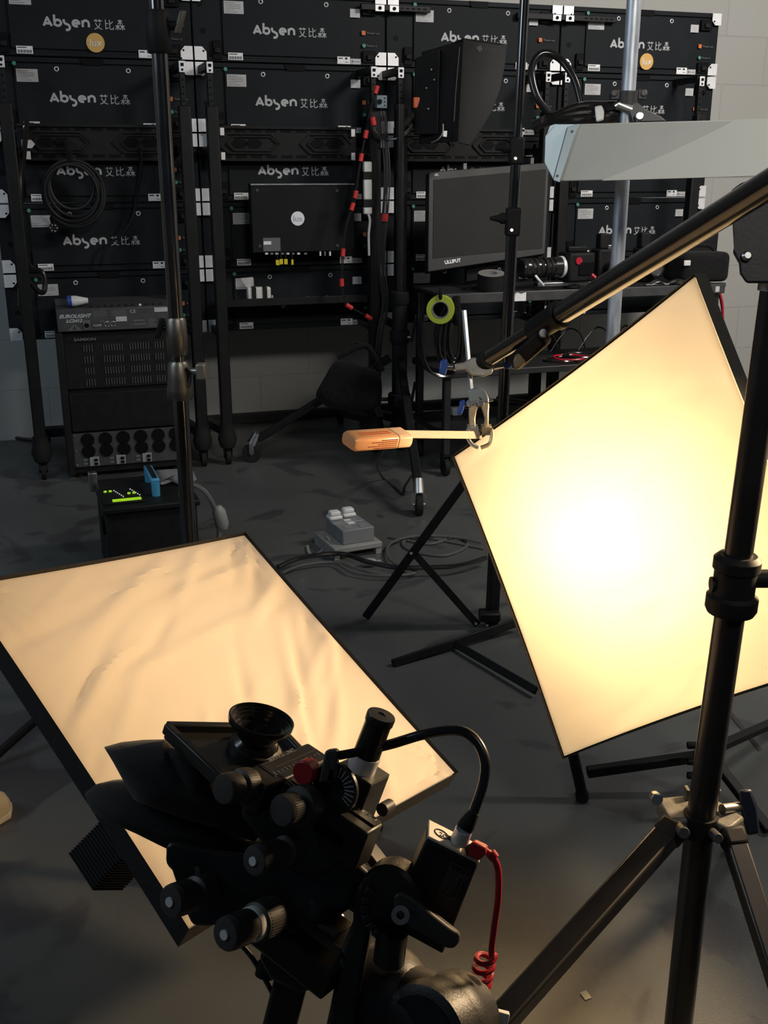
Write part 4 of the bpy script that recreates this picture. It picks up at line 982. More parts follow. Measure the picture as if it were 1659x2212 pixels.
# ------------------------------------------------------------------ thin stand right of centre
YT = 2.99
ax2 = lambda y: aty(1062+(1133-1062)*(1345-y)/1345.0, y, YT)
gb = ax2(1345); gb.z = 0
T = thing('light_stand', 'thin black light stand with flat folding legs, centre right behind the softbox', 'light stand', gb)
MB().cyl(ax2(-420), ax2(345), .0125, seg=20).build('top_tube', TUBE, T)
MB().cyl(ax2(330), ax2(505), .0145, seg=20).build('middle_tube', TUBE, T)
MB().cyl(ax2(490), ax2(1000), .0165, seg=20).build('lower_tube', TUBE, T)
MB().bar(ax2(990), ax2(1352), .034, .034, RN).build('square_column', BLK, T, bevel=.004)
def sq_collar(y0, y1, kx):
    A, B = ax2(y0), ax2(y1)
    c = MB().bar(A, B, .040, .036, CF).build('clamp_block', BLKM, T, bevel=.006)
    m = (A+B)/2+(A-B)*.12
    k = m-CR*kx
    MB().lathe(m-CR*.018, -CR, [(.013, 0), (.016, .012), (.010, .022), (.006, .04)], 16).build('knob_stem', RUB, c)
    MB().box(m-CR*(kx), .028, .012, .010, CR, None, ZZ).build('wing', RUB, c, bevel=.003)
    q = B-(B-A)*.14-CF*.018; MB().cyl(q+CR*-.004, q+CR*-.004-CF*.003, .0045, seg=10).build('screw_head', STEEL, c)
sq_collar(296, 356, .034); sq_collar(448, 510, .050)
hub = flo(1040, 1362, .03)
hub = V((gb.x-.01, gb.y-.02, .055))
MB().box(hub-ZZ*.01, .065, .05, .03, CR).build('leg_hub', BLK, T, bevel=.006)
def dot(p, t, par): MB().cyl(p, p-CF*.003, .0045, seg=10).build('rivet', STEEL, par)
# leg one: foot at left, slopes up-right behind the softbox; its brace comes down to the hub
f1, t1 = flo(790, 1333, .008), aty(1005, 1040, 2.90)
l1 = MB().bar(f1, t1, .026, .014, CF).build('leg', BLK, T, bevel=.003)
m1 = f1.lerp(t1, .50)
b1 = MB().bar(aty(892, 1192, (f1.y+t1.y)/2), aty(1032, 1350, 2.97), .022, .012, CF).build('brace', BLK, T, bevel=.002)
dot(aty(888, 1195, (f1.y+t1.y)/2-.02), 0, b1); dot(aty(1028, 1347, 2.94), 0, b1)
f2, t2 = flo(848, 1434, .008), aty(1115, 1345, 2.95)
MB().bar(f2, t2, .026, .014, CF).build('leg', BLK, T, bevel=.003)
MB().bar(aty(985, 1392, 2.82), flo(1158, 1492, .02), .022, .012, CF).build('brace', BLK, T, bevel=.002)
dot(aty(1052, 1351, 2.94), 0, l1)
f3 = flo(1165, 1497, .008)
MB().bar(V((gb.x+.35, gb.y+.35, .01)), aty(1085, 1200, 3.05), .026, .014, CF).build('leg', BLK, T, bevel=.003)

# ------------------------------------------------------------------ galvanised pole with strip light
YG = 3.05
ax3 = lambda y: aty(1370+(1325-1370)*y/700.0, y, YG)
p0, p1 = ax3(-420), ax3(700); d = (p1-p0).normalized(); pe = p0+d*((.06-p0.z)/d.z)
T = thing('galvanised_pole', 'scuffed galvanised steel pole holding the grey strip light, upper right', 'pole', V((pe.x, pe.y, 0)))
MB().cyl(p0, pe, .0195, seg=28).build('pole', GALV, T)
MB().cyl(pe-ZZ*.06, pe, .16, .15, seg=32).cyl(pe, pe+ZZ*.05, .03, .025).build('round_base', BLK, T, bevel=.004)
cl = ax3(215)
c = thing('pipe_clamp', 'dark cast pipe clamp gripping the galvanised pole above the strip light', 'clamp', cl-ZZ*.05)
MB().lathe(cl+ZZ*.022, -ZZ, [(.0215, 0), (.027, .002), (.027, .05), (.0215, .052)], 24).build('pipe_collar', DGREY, c)
for sx in (-1, 1): MB().box(cl+CR*(.036*sx)+ZZ*.012, .024, .022, .026, CR).cyl(cl+CR*(.040*sx)+ZZ*.012-CF*.014, cl+CR*(.040*sx)+ZZ*.012+CF*.014, .010, seg=14).build('clamp_ear', DGREY, c, bevel=.003)
MB().px([(1352, 222), (1378, 222), (1395, 236), (1428, 252), (1440, 262), (1366, 264), (1362, 250)], dep(cl)-.02, .03).build('hinge_arm', DGREY, c, bevel=.003)
q = atd(1382, 250, dep(cl)-.035); MB().cyl(q, q+CF*.03, .0115, seg=16).build('bolt_head', STEEL, c, bevel=.002)
# the strip light housing
dA, dB_ = dep(cl)-.03, dep(cl)-.42
def LP(x, y, t): return atd(x, y, dA+(dB_-dA)*t)
T = thing('strip_light', 'long grey metal strip light housing with pale blue end cap, upper right', 'light fixture', LP(1250, 390, 0)-ZZ*.01)
HOU = mat('grey_aluminium_housing', (.56, .55, .50), .35, 0, var=.05, scale=6)
ENDC = mat('pale_blue_end_cap', (.50, .66, .74), .45, 0, var=.06)
tx = lambda y0, y1, t: y0+(y1-y0)*t
F = [LP(1248, 268, 0), LP(1760, 254, 1), LP(1760, 378, 1), LP(1207, 392, 0)]
fn_ = (F[1]-F[0]).cross(F[3]-F[0]).normalized()
if fn_.dot(CF) < 0: fn_ = -fn_
F[2] = onplane(1760, 378, F[0], fn_)
Bk = [p+CF*.06+ZZ*.02 for p in F]
MB().prism(F, Bk).build('housing', HOU, T, bevel=.004)
xl_ = lambda y: 1248-41*(y-268)/124
LH = lambda x, y: atd(x, y, 1/(1/dA+(1/dB_-1/dA)*(x-xl_(y))/(1760-xl_(y))))
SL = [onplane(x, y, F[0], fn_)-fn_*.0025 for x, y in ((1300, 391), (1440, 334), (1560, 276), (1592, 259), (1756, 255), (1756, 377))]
MB().prism(SL, [p+fn_*.0022 for p in SL]).build('painted_reflection', mat('reflection_pale_grey', (.70, .69, .62), .3), T)  # reflection on the housing painted as a paler raised panel
E1 = [atd(x, y, dA-.004) for x, y in ((1250, 268), (1200, 268), (1178, 292), (1176, 352), (1196, 390), (1208, 393))]
MB().prism(E1, [p+CR*.004+CF*.008 for p in E1]).build('end_cap', ENDC, T, bevel=.002)
e1, e2 = atd(1246, 272, dA-.008), atd(1206, 389, dA-.008)
st = MB().px([(1226, 274), (1250, 267), (1209, 394), (1195, 389)], dA-.012, .007).build('cap_flange', mat('blue_grey_flange', (.20, .26, .30), .4, .2), T, bevel=.001)
for x, y in ((1236, 284), (1204, 380)): p = atd(x, y, dA-.0125); MB().cyl(p, p-CF*.002, .0035, seg=8).build('rivet', DGREY, st)
MB().px([(1188, 272), (1200, 268), (1196, 282), (1182, 304), (1176, 306)], dA+.01, .01).build('bracket_tab', ENDC, T)
# the cable hank above it
dH = dep(cl)+.02
T = thing('cable_hank', 'hank of thick black cables tied in white above the strip light', 'cable', atd(1290, 262, dH))
for k in range(8):
    y = 222+4.6*k
    MB().tube(spline([atd(1150+6*(k % 3), 268+3*(k % 4), dH+.02), atd(1195, 250+1.6*k, dH), atd(1250, y+6, dH+.008*(k % 3)), atd(1310, y+4, dH-.008*(k % 3)), atd(1362, y+2-3*(k % 3), dH+.01)], 6), .0095, 8).build('strand', BLKG, T)
MB().px([(1284, 230), (1300, 227), (1305, 240), (1304, 260), (1288, 264), (1286, 250)], dH-.035, .05).build('white_tie', WHITEP, T, bevel=.004)
a, b = atd(1334, 226, dH-.03), atd(1364, 238, dH-.03); MB().cyl(a, b, .013, seg=18).build('metal_connector', STEEL, T); MB().cyl(atd(1326, 231, dH-.03), a, .010).build('connector_sleeve', STEEL, T)
o = MB().tube(spline([atd(1255, 222, dH-.01), atd(1240, 170, dH-.01), atd(1208, 126, dH), atd(1170, 116, dH), atd(1148, 150, dH), atd(1158, 205, dH), atd(1185, 245, dH)], 8), .010, 10).build('cable_loop', BLKG, None)
solo(rebase(o, atd(1185, 245, dH)), 'single loop of thick black cable rising above the tied cable hank', 'cable')

# ------------------------------------------------------------------ boom stand at right
YB = 1.255
T = thing('boom_stand', 'heavy black tripod boom stand at the right, holding the boss clamp', 'boom stand', V((.45, YB, 0)))
px0, px1 = aty(1520, 1745, YB), aty(1625, 1000, YB)
bx_ = (px0.x+px1.x)/2
pole = lambda y: aty(1623+(1517-1623)*(y-1000)/745.0, y, YB)
SAT = mat('satin_black_pole', (.012, .011, .011), .33, var=.2, scale=12, coat=.15)
pvt = pole(560)
MB().cyl(pole(1760), pole(1260), .0195, seg=28).build('lower_tube', SAT, T)
MB().cyl(pole(1275), pole(600), .0180, seg=28).build('upper_tube', SAT, T)
A, B = pole(1322), pole(1198); L = (B-A).length
c = MB().lathe(A, B-A, [(.030, 0), (.033, .006), (.033, .022), (.027, .026), (.027, L*.72), (.030, L*.76), (.030, L-.006), (.024, L)], 28).build('clamp_collar', BLKM, T)
k = pole(1250)+CR*.062; MB().cyl(pole(1250), k, .012).build('clamp_screw', BLKM, c); MB().box(k+CR*.008-ZZ*.01, .02, .02, .06, CR).build('knob', RUB, c, bevel=.006)
MB().cyl(pole(1262)-CR*.03, pole(1262)-CR*.022, .010).build('collar_bolt', BLKM, c)
# pivot head
dP = dep(pvt)
MB().px([(1578, 412), (1600, 396), (1668, 370), (1700, 372), (1700, 612), (1612, 612), (1598, 592), (1596, 570), (1584, 548), (1592, 500)], dP-.030, .060).build('pivot_head', mat('cast_black_head', (.013, .013, .014), .6, var=.25, scale=30, bump=.1, bscale=200), T, bevel=.006)
for x, y, r in ((1620, 436, .0105), (1612, 554, .006)):
    q = atd(x, y, dP-.030); MB().lathe(q, -CF, [(r, 0), (r, .003), (r*.6, .006)], 18).build('bolt_head', STEEL, T)
MB().cyl(pole(628), pole(604), .021, seg=24).build('pole_ferrule', STEEL, T)
# boom arm
dE = dP+.44
arm = lambda s: atd(1610+(1042-1610)*s, 431+(783-431)*s, (dP-.005)+(dE-dP+.005)*s)
ARM = mat('boom_tube_black', (.016, .015, .014), .25, .2, coat=.4)
sA = (1610-1205)/568.0
MB().cyl(arm(-.8), arm(sA), .0158, seg=28).build('boom_tube', ARM, T)
MB().cyl(arm(sA), arm(1.0), .0122, seg=28).build('boom_extension', ARM, T)
c = MB().lathe(arm(sA-.015), arm(sA+.1)-arm(sA), [(.0165, 0), (.0215, .002), (.0215, .012), (.019, .016), (.018, .060), (.015, .066)], 28).build('boom_collar', BLKM, T)
kd = (arm(sA+.17)-arm(sA)).normalized()
for s, nm, m in ((0, 'lock_body', BLKM),):
    q0 = arm(sA+.05)-CU*.018-CF*.005; MB().bar(q0, q0+kd*.07-CU*.014, .026, .024, CF).build(nm, m, c, bevel=.006)
q = atd(1174, 719, dep(arm(sA+.07))-.03); MB().cyl(q, q+CF*.012, .006, seg=14).build('screw_socket', STEEL, c)
MB().px([(1130, 742), (1150, 742), (1152, 770), (1135, 782), (1124, 795), (1112, 800), (1108, 782), (1112, 768), (1122, 760)], dep(arm(sA+.13))-.015, .02).build('lock_lever', mat('bronze_lever', (.20, .15, .09), .4, .5), c, bevel=.003)
MB().lathe(arm(.975), arm(1)-arm(.9), [(.0130, 0), (.0165, .002), (.0165, .014), (.013, .016)], 24).build('end_ferrule', RUB, T)
# hub plate and legs
hc = pole(1760); hz_ = hc.z
PLT = mat('greyed_cast_plate', (.10, .095, .085), .55, .2, var=.3, scale=60, bump=.15, bscale=300)
hp = [(1418, 1722), (1484, 1716), (1550, 1726), (1610, 1764), (1574, 1792), (1530, 1766), (1446, 1772)]
top = [onplane(x, y, V((0, 0, hz_)), ZZ) for x, y in hp]
h = MB().prism(top, [p-ZZ*.026 for p in top]).build('hub_plate', PLT, T, bevel=.005)
MB().cyl(hc+ZZ*.002, hc-ZZ*.03, .024, seg=24).build('hub_sleeve', BLKM, T)
MB().cyl(hc-ZZ*.028, V((hc.x, hc.y, .03)), .0205, seg=24).build('centre_column', SAT, T)
MB().cyl(V((hc.x, hc.y, .03)), V((hc.x, hc.y, .0)), .022, seg=24).build('column_foot', RUB, T)
def leg(root, foot, w=.030):
    d = (foot-root); dh = V((d.x, d.y, 0)).normalized()
    MB().bar(root, foot, w, .024, dh.cross(ZZ).cross(d)).build('leg', SAT, T, bevel=.004)
    MB().bar(root-d.normalized()*.012, root+d.normalized()*.016, w+.004, .028, dh.cross(ZZ).cross(d)).build('leg_bracket', BLKM, T, bevel=.006)
r1 = atd(1450, 1794, dep(hc)-.015); r2 = atd(1582, 1806, dep(hc)-.02); r3 = V((hc.x+.02, hc.y+.06, hz_-.03))
f1 = aty(1072, 2212, 1.0)
dd = (aty(1100, 2185, r1.y-.20)-r1); f1 = r1+dd*((.012-r1.z)/dd.z)
leg(r1, f1, .034)
dd = (aty(1668, 2070, r2.y-.12)-r2); f2 = r2+dd*((.012-r2.z)/dd.z); leg(r2, f2)
leg(r3, V((hc.x+.30, hc.y+.62, .012)))
for x, y, r in ((1420, 1727, .008), (1478, 1800, .008), (1552, 1812, .007)):
    q = atd(x, y, dep(hc)-.045); MB().cyl(q, q+(CF*.03 if y > 1790 else CF*.015), r, seg=14).build('bolt', STEEL if y < 1790 else DGREY, T, bevel=.001)
for x in (1482, 1549):
    q = onplane(x, 1724, V((0, 0, hz_)), ZZ); MB().box(q+ZZ*.008, .005, .014, .018, CR).build('stop_tab', PLT, T, bevel=.001)
MB().px([(1596, 1706), (1624, 1704), (1636, 1738), (1641, 1800), (1614, 1806), (1600, 1750)], dep(hc)+.01, .022).build('blue_black_lever', mat('blue_black_plastic', (.010, .014, .030), .4), T, bevel=.004)
MB().cyl(atd(1560, 1748, dep(hc)), atd(1604, 1742, dep(hc)+.02), .007).build('lever_screw', STEEL, T)
fb = r2+(f2-r2)*.36
MB().bar(fb+CR*.004-CF*.02, fb+CR*.09-CF*.02-ZZ*.01, .03, .03, CF).build('leg_clip', BLKM, T, bevel=.008)
# boss head clamp on the arm end
E_ = arm(1.0); dC = dep(E_)
CASTM = mat('cast_alloy', (.46, .43, .38), .34, .55, var=.15, scale=40, bump=.05, bscale=120)
T = thing('boss_head_clamp', 'cast metal boss clamp with blue screw knobs on the end of the boom arm', 'clamp', atd(1030, 815, dC))
MB().prism([atd(x, y, dC-.012) for x, y in ((982, 785), (1000, 783), (1020, 772), (1034, 772), (1044, 784), (1066, 796), (1064, 806), (1046, 814), (1020, 812), (1006, 800), (982, 802))], [atd(x, y, dC+.014) for x, y in ((984, 788), (1000, 786), (1020, 775), (1034, 774), (1044, 786), (1064, 798), (1062, 804), (1046, 811), (1020, 809), (1006, 797), (984, 799))]).build('cast_body', CASTM, T, bevel=.005, seg=3)
for a, b, r in (((985, 794), (966, 793), .0045), ((1066, 792), (1090, 788), .0045)): MB().cyl(atd(*a, dC), atd(*b, dC), r).build('screw_rod', STEEL, T)
MB().px([(952, 777), (967, 775), (967, 796), (962, 811), (948, 809), (949, 793)], dC-.012, .022).build('blue_knob', BLUE, T, bevel=.003)
MB().px([(1090, 782), (1098, 779), (1106, 787), (1106, 794), (1094, 798), (1086, 792)], dC-.008, .016).build('blue_knob', BLUE, T, bevel=.003)
# retort clamp
T = thing('retort_clamp', 'steel lab clamp on a hexagonal rod, its jaws gripping the wooden stick', 'clamp', atd(1040, 966, dC))
MB().cyl(atd(1003, 671, dC+.004), atd(1018, 842, dC+.0), .0040, seg=6).build('steel_rod', STEEL, T)
MB().prism([atd(x, y, dC-.008) for x, y in ((1011, 842), (1034, 836), (1048, 842), (1056, 860), (1056, 872), (1044, 868), (1036, 860), (1026, 866), (1026, 876), (1013, 876))], [atd(x, y, dC+.010) for x, y in ((1012, 843), (1034, 837), (1047, 843), (1055, 860), (1055, 871), (1044, 867), (1036, 859), (1027, 865), (1027, 875), (1014, 875))]).build('clamp_head', mat('blue_grey_zinc', (.34, .40, .42), .32, .6, var=.1), T, bevel=.002)
BR = mat('gold_reflection_metal', (.60, .50, .32), .36, .35, var=.15, scale=50, bump=.08, bscale=150)  # gold of the softbox reflection put into the metal's colour
MB().prism([atd(x, y, dC-.006) for x, y in ((1012, 872), (1028, 850), (1037, 852), (1037, 874), (1030, 888), (1027, 905), (1028, 925), (1014, 924), (1012, 896))], [atd(x, y, dC+.006) for x, y in ((1012, 872), (1028, 850), (1037, 852), (1037, 874), (1030, 888), (1027, 905), (1028, 925), (1014, 924), (1012, 896))]).build('jaw_arm', BR, T, bevel=.002)
MB().prism([atd(x, y, dC-.007) for x, y in ((1036, 872), (1046, 862), (1057, 872), (1056, 890), (1055, 926), (1044, 926), (1047, 905), (1043, 890))], [atd(x, y, dC+.006) for x, y in ((1036, 872), (1046, 862), (1057, 872), (1056, 890), (1055, 926), (1044, 926), (1047, 905), (1043, 890))]).build('jaw_arm', BR, T, bevel=.002)
for x in (1014, 1038):
    q = atd(x, 871, dC-.009); MB().tube([q+(CR*math.cos(i*.5236)+CU*math.sin(i*.5236))*.0042 for i in range(12)], .0016, 6, closed=True).build('pivot_ring', STEEL, T)
    MB().cyl(q, q+CF*.016, .003, seg=12).build('pivot_pin', STEEL, T)
MB().cyl(atd(1000, 876, dC-.004), atd(1065, 863, dC-.004), .0024, seg=10).build('adjusting_screw', STEEL, T)
MB().px([(993, 866), (1003, 863), (1006, 870), (1003, 880), (998, 895), (987, 896), (988, 884), (992, 878)], dC-.010, .012).build('blue_wing_nut', BLUE, T, bevel=.002)
for cx, sx, nm in ((1022, -1, 'left'), (1052, 1, 'right')):
    fr = MB()
    for k in range(3):
        dz = -.010+.010*k
        fr.tube(spline([atd(cx-4*sx, 922, dC+dz), atd(cx+(9 if sx > 0 else -10), 928, dC+dz), atd(cx+(10 if sx > 0 else -11), 946, dC+dz), atd(cx+(4 if sx > 0 else -2), 960, dC+dz), atd(1036+3*sx, 967, dC+dz)], 5), .0034, 8)
    fr.box(atd(cx-1, 928, dC), .016, .026, .012, CR)
    fr.build('jaw', BR if sx > 0 else mat('satin_jaw_steel', (.50, .50, .49), .35, .4), T)
# the stick and the bottle
T = thing('wooden_stick', 'flat pale wooden stick held sideways by the lab clamp', 'stick', atd(1035, 950, dC))
WOOD = mat('birch_wood', (.55, .46, .31), .6, var=.12, scale=40, stretch=(1, 12, 12))
sa, sb = atd(1040, 940, dC), atd(872, 938, dC-.10)
MB().bar(sa, sb, .012, .0035, CF).build('stick', WOOD, T, bevel=.0006)
T = thing('bottle', 'small peach plastic bottle with printed text, stuck to the end of the wooden stick', 'bottle', atd(790, 974, dC-.12))
PEA = mat('peach_liquid_plastic', (.74, .36, .16), .35, var=.05, coat=.2)
CAPM = mat('cream_cap_plastic', (.78, .52, .32), .4)
x0, x1 = atd(878, 944, dC-.105), atd(752, 953, dC-.165)
ab = (x1-x0).normalized(); up = (CU*.85-CF*.52).normalized(); up = (up-ab*up.dot(ab)).normalized(); sd = ab.cross(up)
def rr(c, w, h, r=.006, k=5):
    P = []
    for cx, cy, a0 in ((w/2-r, h/2-r, 0), (-w/2+r, h/2-r, 90), (-w/2+r, -h/2+r, 180), (w/2-r, -h/2+r, 270)):
        for i in range(k+1):
            a = math.radians(a0+90*i/k); P.append(c+sd*(cx+r*math.cos(a))+up*(cy+r*math.sin(a)))
    return P
def loft(name, prof, m, par, r=.006):
    mb = MB(); prev = None
    for s, w_, h_ in prof:
        R = [mb.bm.verts.new(p) for p in rr(x0+ab*s, w_, h_, min(r, w_*.45, h_*.45))]
        if prev: mb.skin(prev, R)
        else: mb.bm.faces.new(R[::-1])
        prev = R
    mb.bm.faces.new(prev); return mb.build(name, m, par)
Lb = (x1-x0).length
wB, hB = .037, .021
loft('cap', [(0, wB-.008, hB-.008), (.001, wB-.004, hB-.004), (.004, wB, hB), (.026, wB, hB)], CAPM, T)
loft('body', [(.0268, wB-.001, hB-.001), (.028, wB, hB), (Lb-.006, wB, hB), (Lb-.001, wB-.003, hB-.003), (Lb, wB-.010, hB-.010)], PEA, T)
INKO = mat('orange_print', (.58, .15, .04), .5)
dirv = -sd if sd.dot(-CF) < 0 else sd
tm = MB()
for j in range(2):
    o_ = x0+up*(hB/2)+dirv*(.007-.0058*j)
    for i in range(10): tm.slab([o_+ab*(.034+.0056*i), o_+ab*(.0382+.0056*i), o_+ab*(.0382+.0056*i)-dirv*.0040, o_+ab*(.034+.0056*i)-dirv*.0040], up*.0003)
tm.build('printed_band', INKO, T, smooth=False)
tm = MB()
for j in range(5):
    o_ = x0+dirv*(wB/2)+up*(.0066-.0030*j)
    for i in range(5+(j*3) % 5): tm.slab([o_+ab*(.030+.0058*i), o_+ab*(.0348+.0058*i), o_+ab*(.0348+.0058*i)-up*.0013, o_+ab*(.030+.0058*i)-up*.0013], dirv*.0003)
tm.build('printed_text', mat('brown_print', (.25, .05, .02), .5), T, smooth=False)
# ------------------------------------------------------------------ softboxes
def fabric_mat(name, col, trans, thru=.55):
    m = bpy.data.materials.new(name); m.use_nodes = True; nt = m.node_tree; nt.nodes.clear()
    out = nt.nodes.new('ShaderNodeOutputMaterial'); tc = nt.nodes.new('ShaderNodeTexCoord')
    n = nt.nodes.new('ShaderNodeTexNoise'); n.inputs['Scale'].default_value = 9; n.inputs['Detail'].default_value = 6
    nt.links.new(tc.outputs['Object'], n.inputs['Vector'])
    r = nt.nodes.new('ShaderNodeValToRGB'); e = r.color_ramp.elements
    e[0].position = .72; e[0].color = (*col, 1); e[1].position = .80; e[1].color = (col[0]*.80, col[1]*.76, col[2]*.70, 1)
    nt.links.new(n.outputs['Fac'], r.inputs[0])
    w = nt.nodes.new('ShaderNodeTexNoise'); w.inputs['Scale'].default_value = 700; nt.links.new(tc.outputs['Object'], w.inputs['Vector'])
    bp = nt.nodes.new('ShaderNodeBump'); bp.inputs['Strength'].default_value = .12; bp.inputs['Distance'].default_value = .001
    nt.links.new(w.outputs['Fac'], bp.inputs['Height'])
    df = nt.nodes.new('ShaderNodeBsdfDiffuse'); tr = nt.nodes.new('ShaderNodeBsdfTranslucent'); rf = nt.nodes.new('ShaderNodeBsdfRefraction')
    rf.inputs['IOR'].default_value = 1.35; rf.inputs['Roughness'].default_value = 1.0
    for x in (df, tr, rf): nt.links.new(r.outputs[0], x.inputs['Color'])
    for x in (df, tr): nt.links.new(bp.outputs[0], x.inputs['Normal'])
    a = nt.nodes.new('ShaderNodeMixShader'); a.inputs[0].default_value = trans
    nt.links.new(tr.outputs[0], a.inputs[1]); nt.links.new(rf.outputs[0], a.inputs[2])
    b = nt.nodes.new('ShaderNodeMixShader'); b.inputs[0].default_value = thru
    nt.links.new(df.outputs[0], b.inputs[1]); nt.links.new(a.outputs[0], b.inputs[2])
    nt.links.new(b.outputs[0], out.inputs[0]); return m
LINER = mat('silver_white_lining', (.80, .80, .78), .45, .0, var=.05)
SHELL = mat('black_softbox_fabric', (.010, .0095, .009), .9, var=.35, scale=80, bump=.2, bscale=500)
PILE = mat('dusty_black_hook_tape', (.016, .014, .012), .95, var=.6, scale=300, bump=.5, bscale=900)
def para(q, s):
    r = [ray(*a) for a in q]
    A = Matrix(((r[0].x, -r[1].x, r[2].x), (r[0].y, -r[1].y, r[2].y), (r[0].z, -r[1].z, r[2].z)))
    k = A.inverted() @ r[3]
    return [CP+r[i]*(k[i] if i < 3 else 1.0)*s for i in range(4)]
def softbox(label, P, n, depth, rear, fmat, ncr, amp, lampE, lampC, lampR, lampD, head, pull, seed, area_size=0):
    c = sum(P, V())/4
    T = thing('softbox', label, 'softbox', c-n*depth-ZZ*.05)
    N = 72; rnd = random.Random(seed)
    cre = [(rnd.random(), rnd.random(), rnd.uniform(-.5, .5)+ncr, rnd.uniform(.08, .30), rnd.uniform(.012, .026), rnd.uniform(.5, 1)*rnd.choice((-1, 1, 1))) for _ in range(40)]
    def pt(s, t):
        a, b = s*2-1, t*2-1
        a2 = a*(1-pull*(1-b*b)); b2 = b*(1-pull*(1-a*a))
        s2, t2 = (a2*.988+1)/2, (b2*.988+1)/2
        p = P[0]*(1-s2)*(1-t2)+P[1]*s2*(1-t2)+P[2]*s2*t2+P[3]*(1-s2)*t2
        h = .006*noise.noise(V((s*2.3+seed, t*2.3, 1.7)))+.0022*noise.noise(V((s*7, t*7+seed, 4)))
        for u, v, an, L, W, g in cre:
            x = (s-u)*math.cos(an)+(t-v)*math.sin(an); y = -(s-u)*math.sin(an)+(t-v)*math.cos(an)
            h += amp*g*math.exp(-(y/W)**2-(x/L)**2)*W/.016
        e = min(s, 1-s, t, 1-t)
        for k, (cs, ct) in enumerate(((0, 0), (1, 0), (1, 1), (0, 1))):
            d = math.hypot(s-cs, t-ct)
            if d < .3:
                an = math.atan2(t-ct, s-cs); h += amp*1.6*math.sin(an*22+k)*math.exp(-d/.07)*min(1, d/.02)
        return p+n*(h*min(1, e/.03)-.004-.010*(1-a*a)*(1-b*b))
    mb = MB(); G = [[mb.bm.verts.new(pt(i/N, j/N)) for i in range(N+1)] for j in range(N+1)]
    for j in range(N):
        for i in range(N): mb.bm.faces.new((G[j][i], G[j][i+1], G[j+1][i+1], G[j+1][i]))
    face = mb.build('diffuser_fabric', fmat, T)
    # shell: straight lip, then tapering sides to the speed ring
    rc = c-n*depth
    ex = (P[1]-P[0]).normalized(); ey = (P[3]-P[0]).normalized()
    def pulled(k, i, M, off, gr):
        t = i/M; a = P[k]; b = P[(k+1) % 4]; p = a.lerp(b, t); m = (p-c)
        return c+(m*(1-pull*.9*(1-(2*t-1)**2)))*gr+n*off
    def loop(off, gr, M=14): return [pulled(k, i, M, off, gr) for k in range(4) for i in range(M)]
    def rearloop(r, M=14):
        L = loop(0, 1, M); out = []
        for p in L:
            m = p-c; out.append(rc+m*(r/ (max(abs(m.dot(ex)), abs(m.dot(ey)))+1e-6)))
        return out
    def lofted(loops, name, m, par, flip=False):
        mb = MB(); prev = None
        for L in loops:
            R = [mb.bm.verts.new(p) for p in L]
            if prev: mb.skin(prev, R)
            prev = R
        return mb.build(name, m, par)
    lofted([loop(.001, 1.0), loop(-.035, 1.0)], 'front_lip', PILE, T)
    mid = [a.lerp(b, .45)+(a-c).normalized()*.02 for a, b in zip(loop(-.035, .999), rearloop(rear))]
    lofted([loop(-.034, .999), mid, rearloop(rear)], 'shell', SHELL, T)
    k = .985
    mid2 = [c+(m-c)*.97 for m in mid]
    lofted([loop(-.008, k), loop(-.034, k), mid2, [rc+(p-rc)*.94+n*.004 for p in rearloop(rear)]], 'lining', LINER, T)
    MB().lathe(rc-n*.012, n, [(rear*1.45, 0), (rear*1.45, .010), (rear*.5, .010), (rear*.5, 0)], 36).build('speed_ring', BLK, T, bevel=.002)
    return T, face, rc
# right softbox -----------------------------------------------------------------
PR = para([(1500, 590), (975, 985), (1215, 1640), (1848, 1425)], 1.65)
cR = sum(PR, V())/4
nR = (PR[1]-PR[0]).cross(PR[3]-PR[0]).normalized()
if nR.dot(CP-cR) < 0: nR = -nR
FABR = fabric_mat('translucent_white_fabric', (.93, .88, .80), .10)
T, face, rcR = softbox('glowing square softbox with a bright central hot spot, tilted on its corner at the right', PR, nR, .30, .075, FABR, .2, .0022, 0, 0, 0, 0, 0, .022, 3)
WARM = (1.0, .66, .30)
def bulb(T, pos, e, col, r):
    MB().sphere(pos, r*.8).build('lamp_bulb', mat('lamp_bulb_glow', (.9, .8, .6), .4, emit=(1, .75, .42), estr=8), T)
    l = bpy.data.lights.new('tungsten_lamp', 'POINT'); l.energy = e; l.color = col; l.shadow_soft_size = r
    o = bpy.data.objects.new('tungsten_lamp', l); COL.objects.link(o); o.location = pos; return o
bR = onplane(1312, 1150, cR-nR*.14, nR)
bl_o = MB().cyl(rcR, bR-nR*.03, .016, seg=16).build('lamp_socket', WHITEP, T)
bulb(T, bR, 6, WARM, .05)
l = bpy.data.lights.new('added_softbox_fill', 'AREA'); l.shape = 'SQUARE'; l.size = .36; l.energy = 3.0; l.color = WARM  # added area light, lifts the fabric edges around the bulb's hot spot
o = bpy.data.objects.new('added_softbox_fill', l); COL.objects.link(o); o.location = cR-nR*.20
o.rotation_euler = (Matrix(((PR[1]-PR[0]).normalized(), nR.cross((PR[1]-PR[0]).normalized()), nR)).transposed() @ Matrix.Rotation(math.pi, 3, 'X')).to_euler()
MB().cyl(rcR-nR*.012, rcR-nR*.14, .055, .050, seg=28).build('lamp_head', BLKM, T, bevel=.004)
cx, cy = .655, 2.12
top = V((rcR.x-nR.x*.09, rcR.y-nR.y*.09, rcR.z-.05))
T = thing('softbox_stand', 'black folding stand below and behind the glowing right softbox', 'stand', V((top.x, top.y, 0)))
MB().cyl(V((top.x, top.y, .04)), top, .015, seg=20).build('column', SAT, T)
MB().cyl(top-ZZ*.02, top+ZZ*.035, .022, seg=20).build('tilt_bracket', BLKM, T)
hb = V((top.x, top.y, .07))
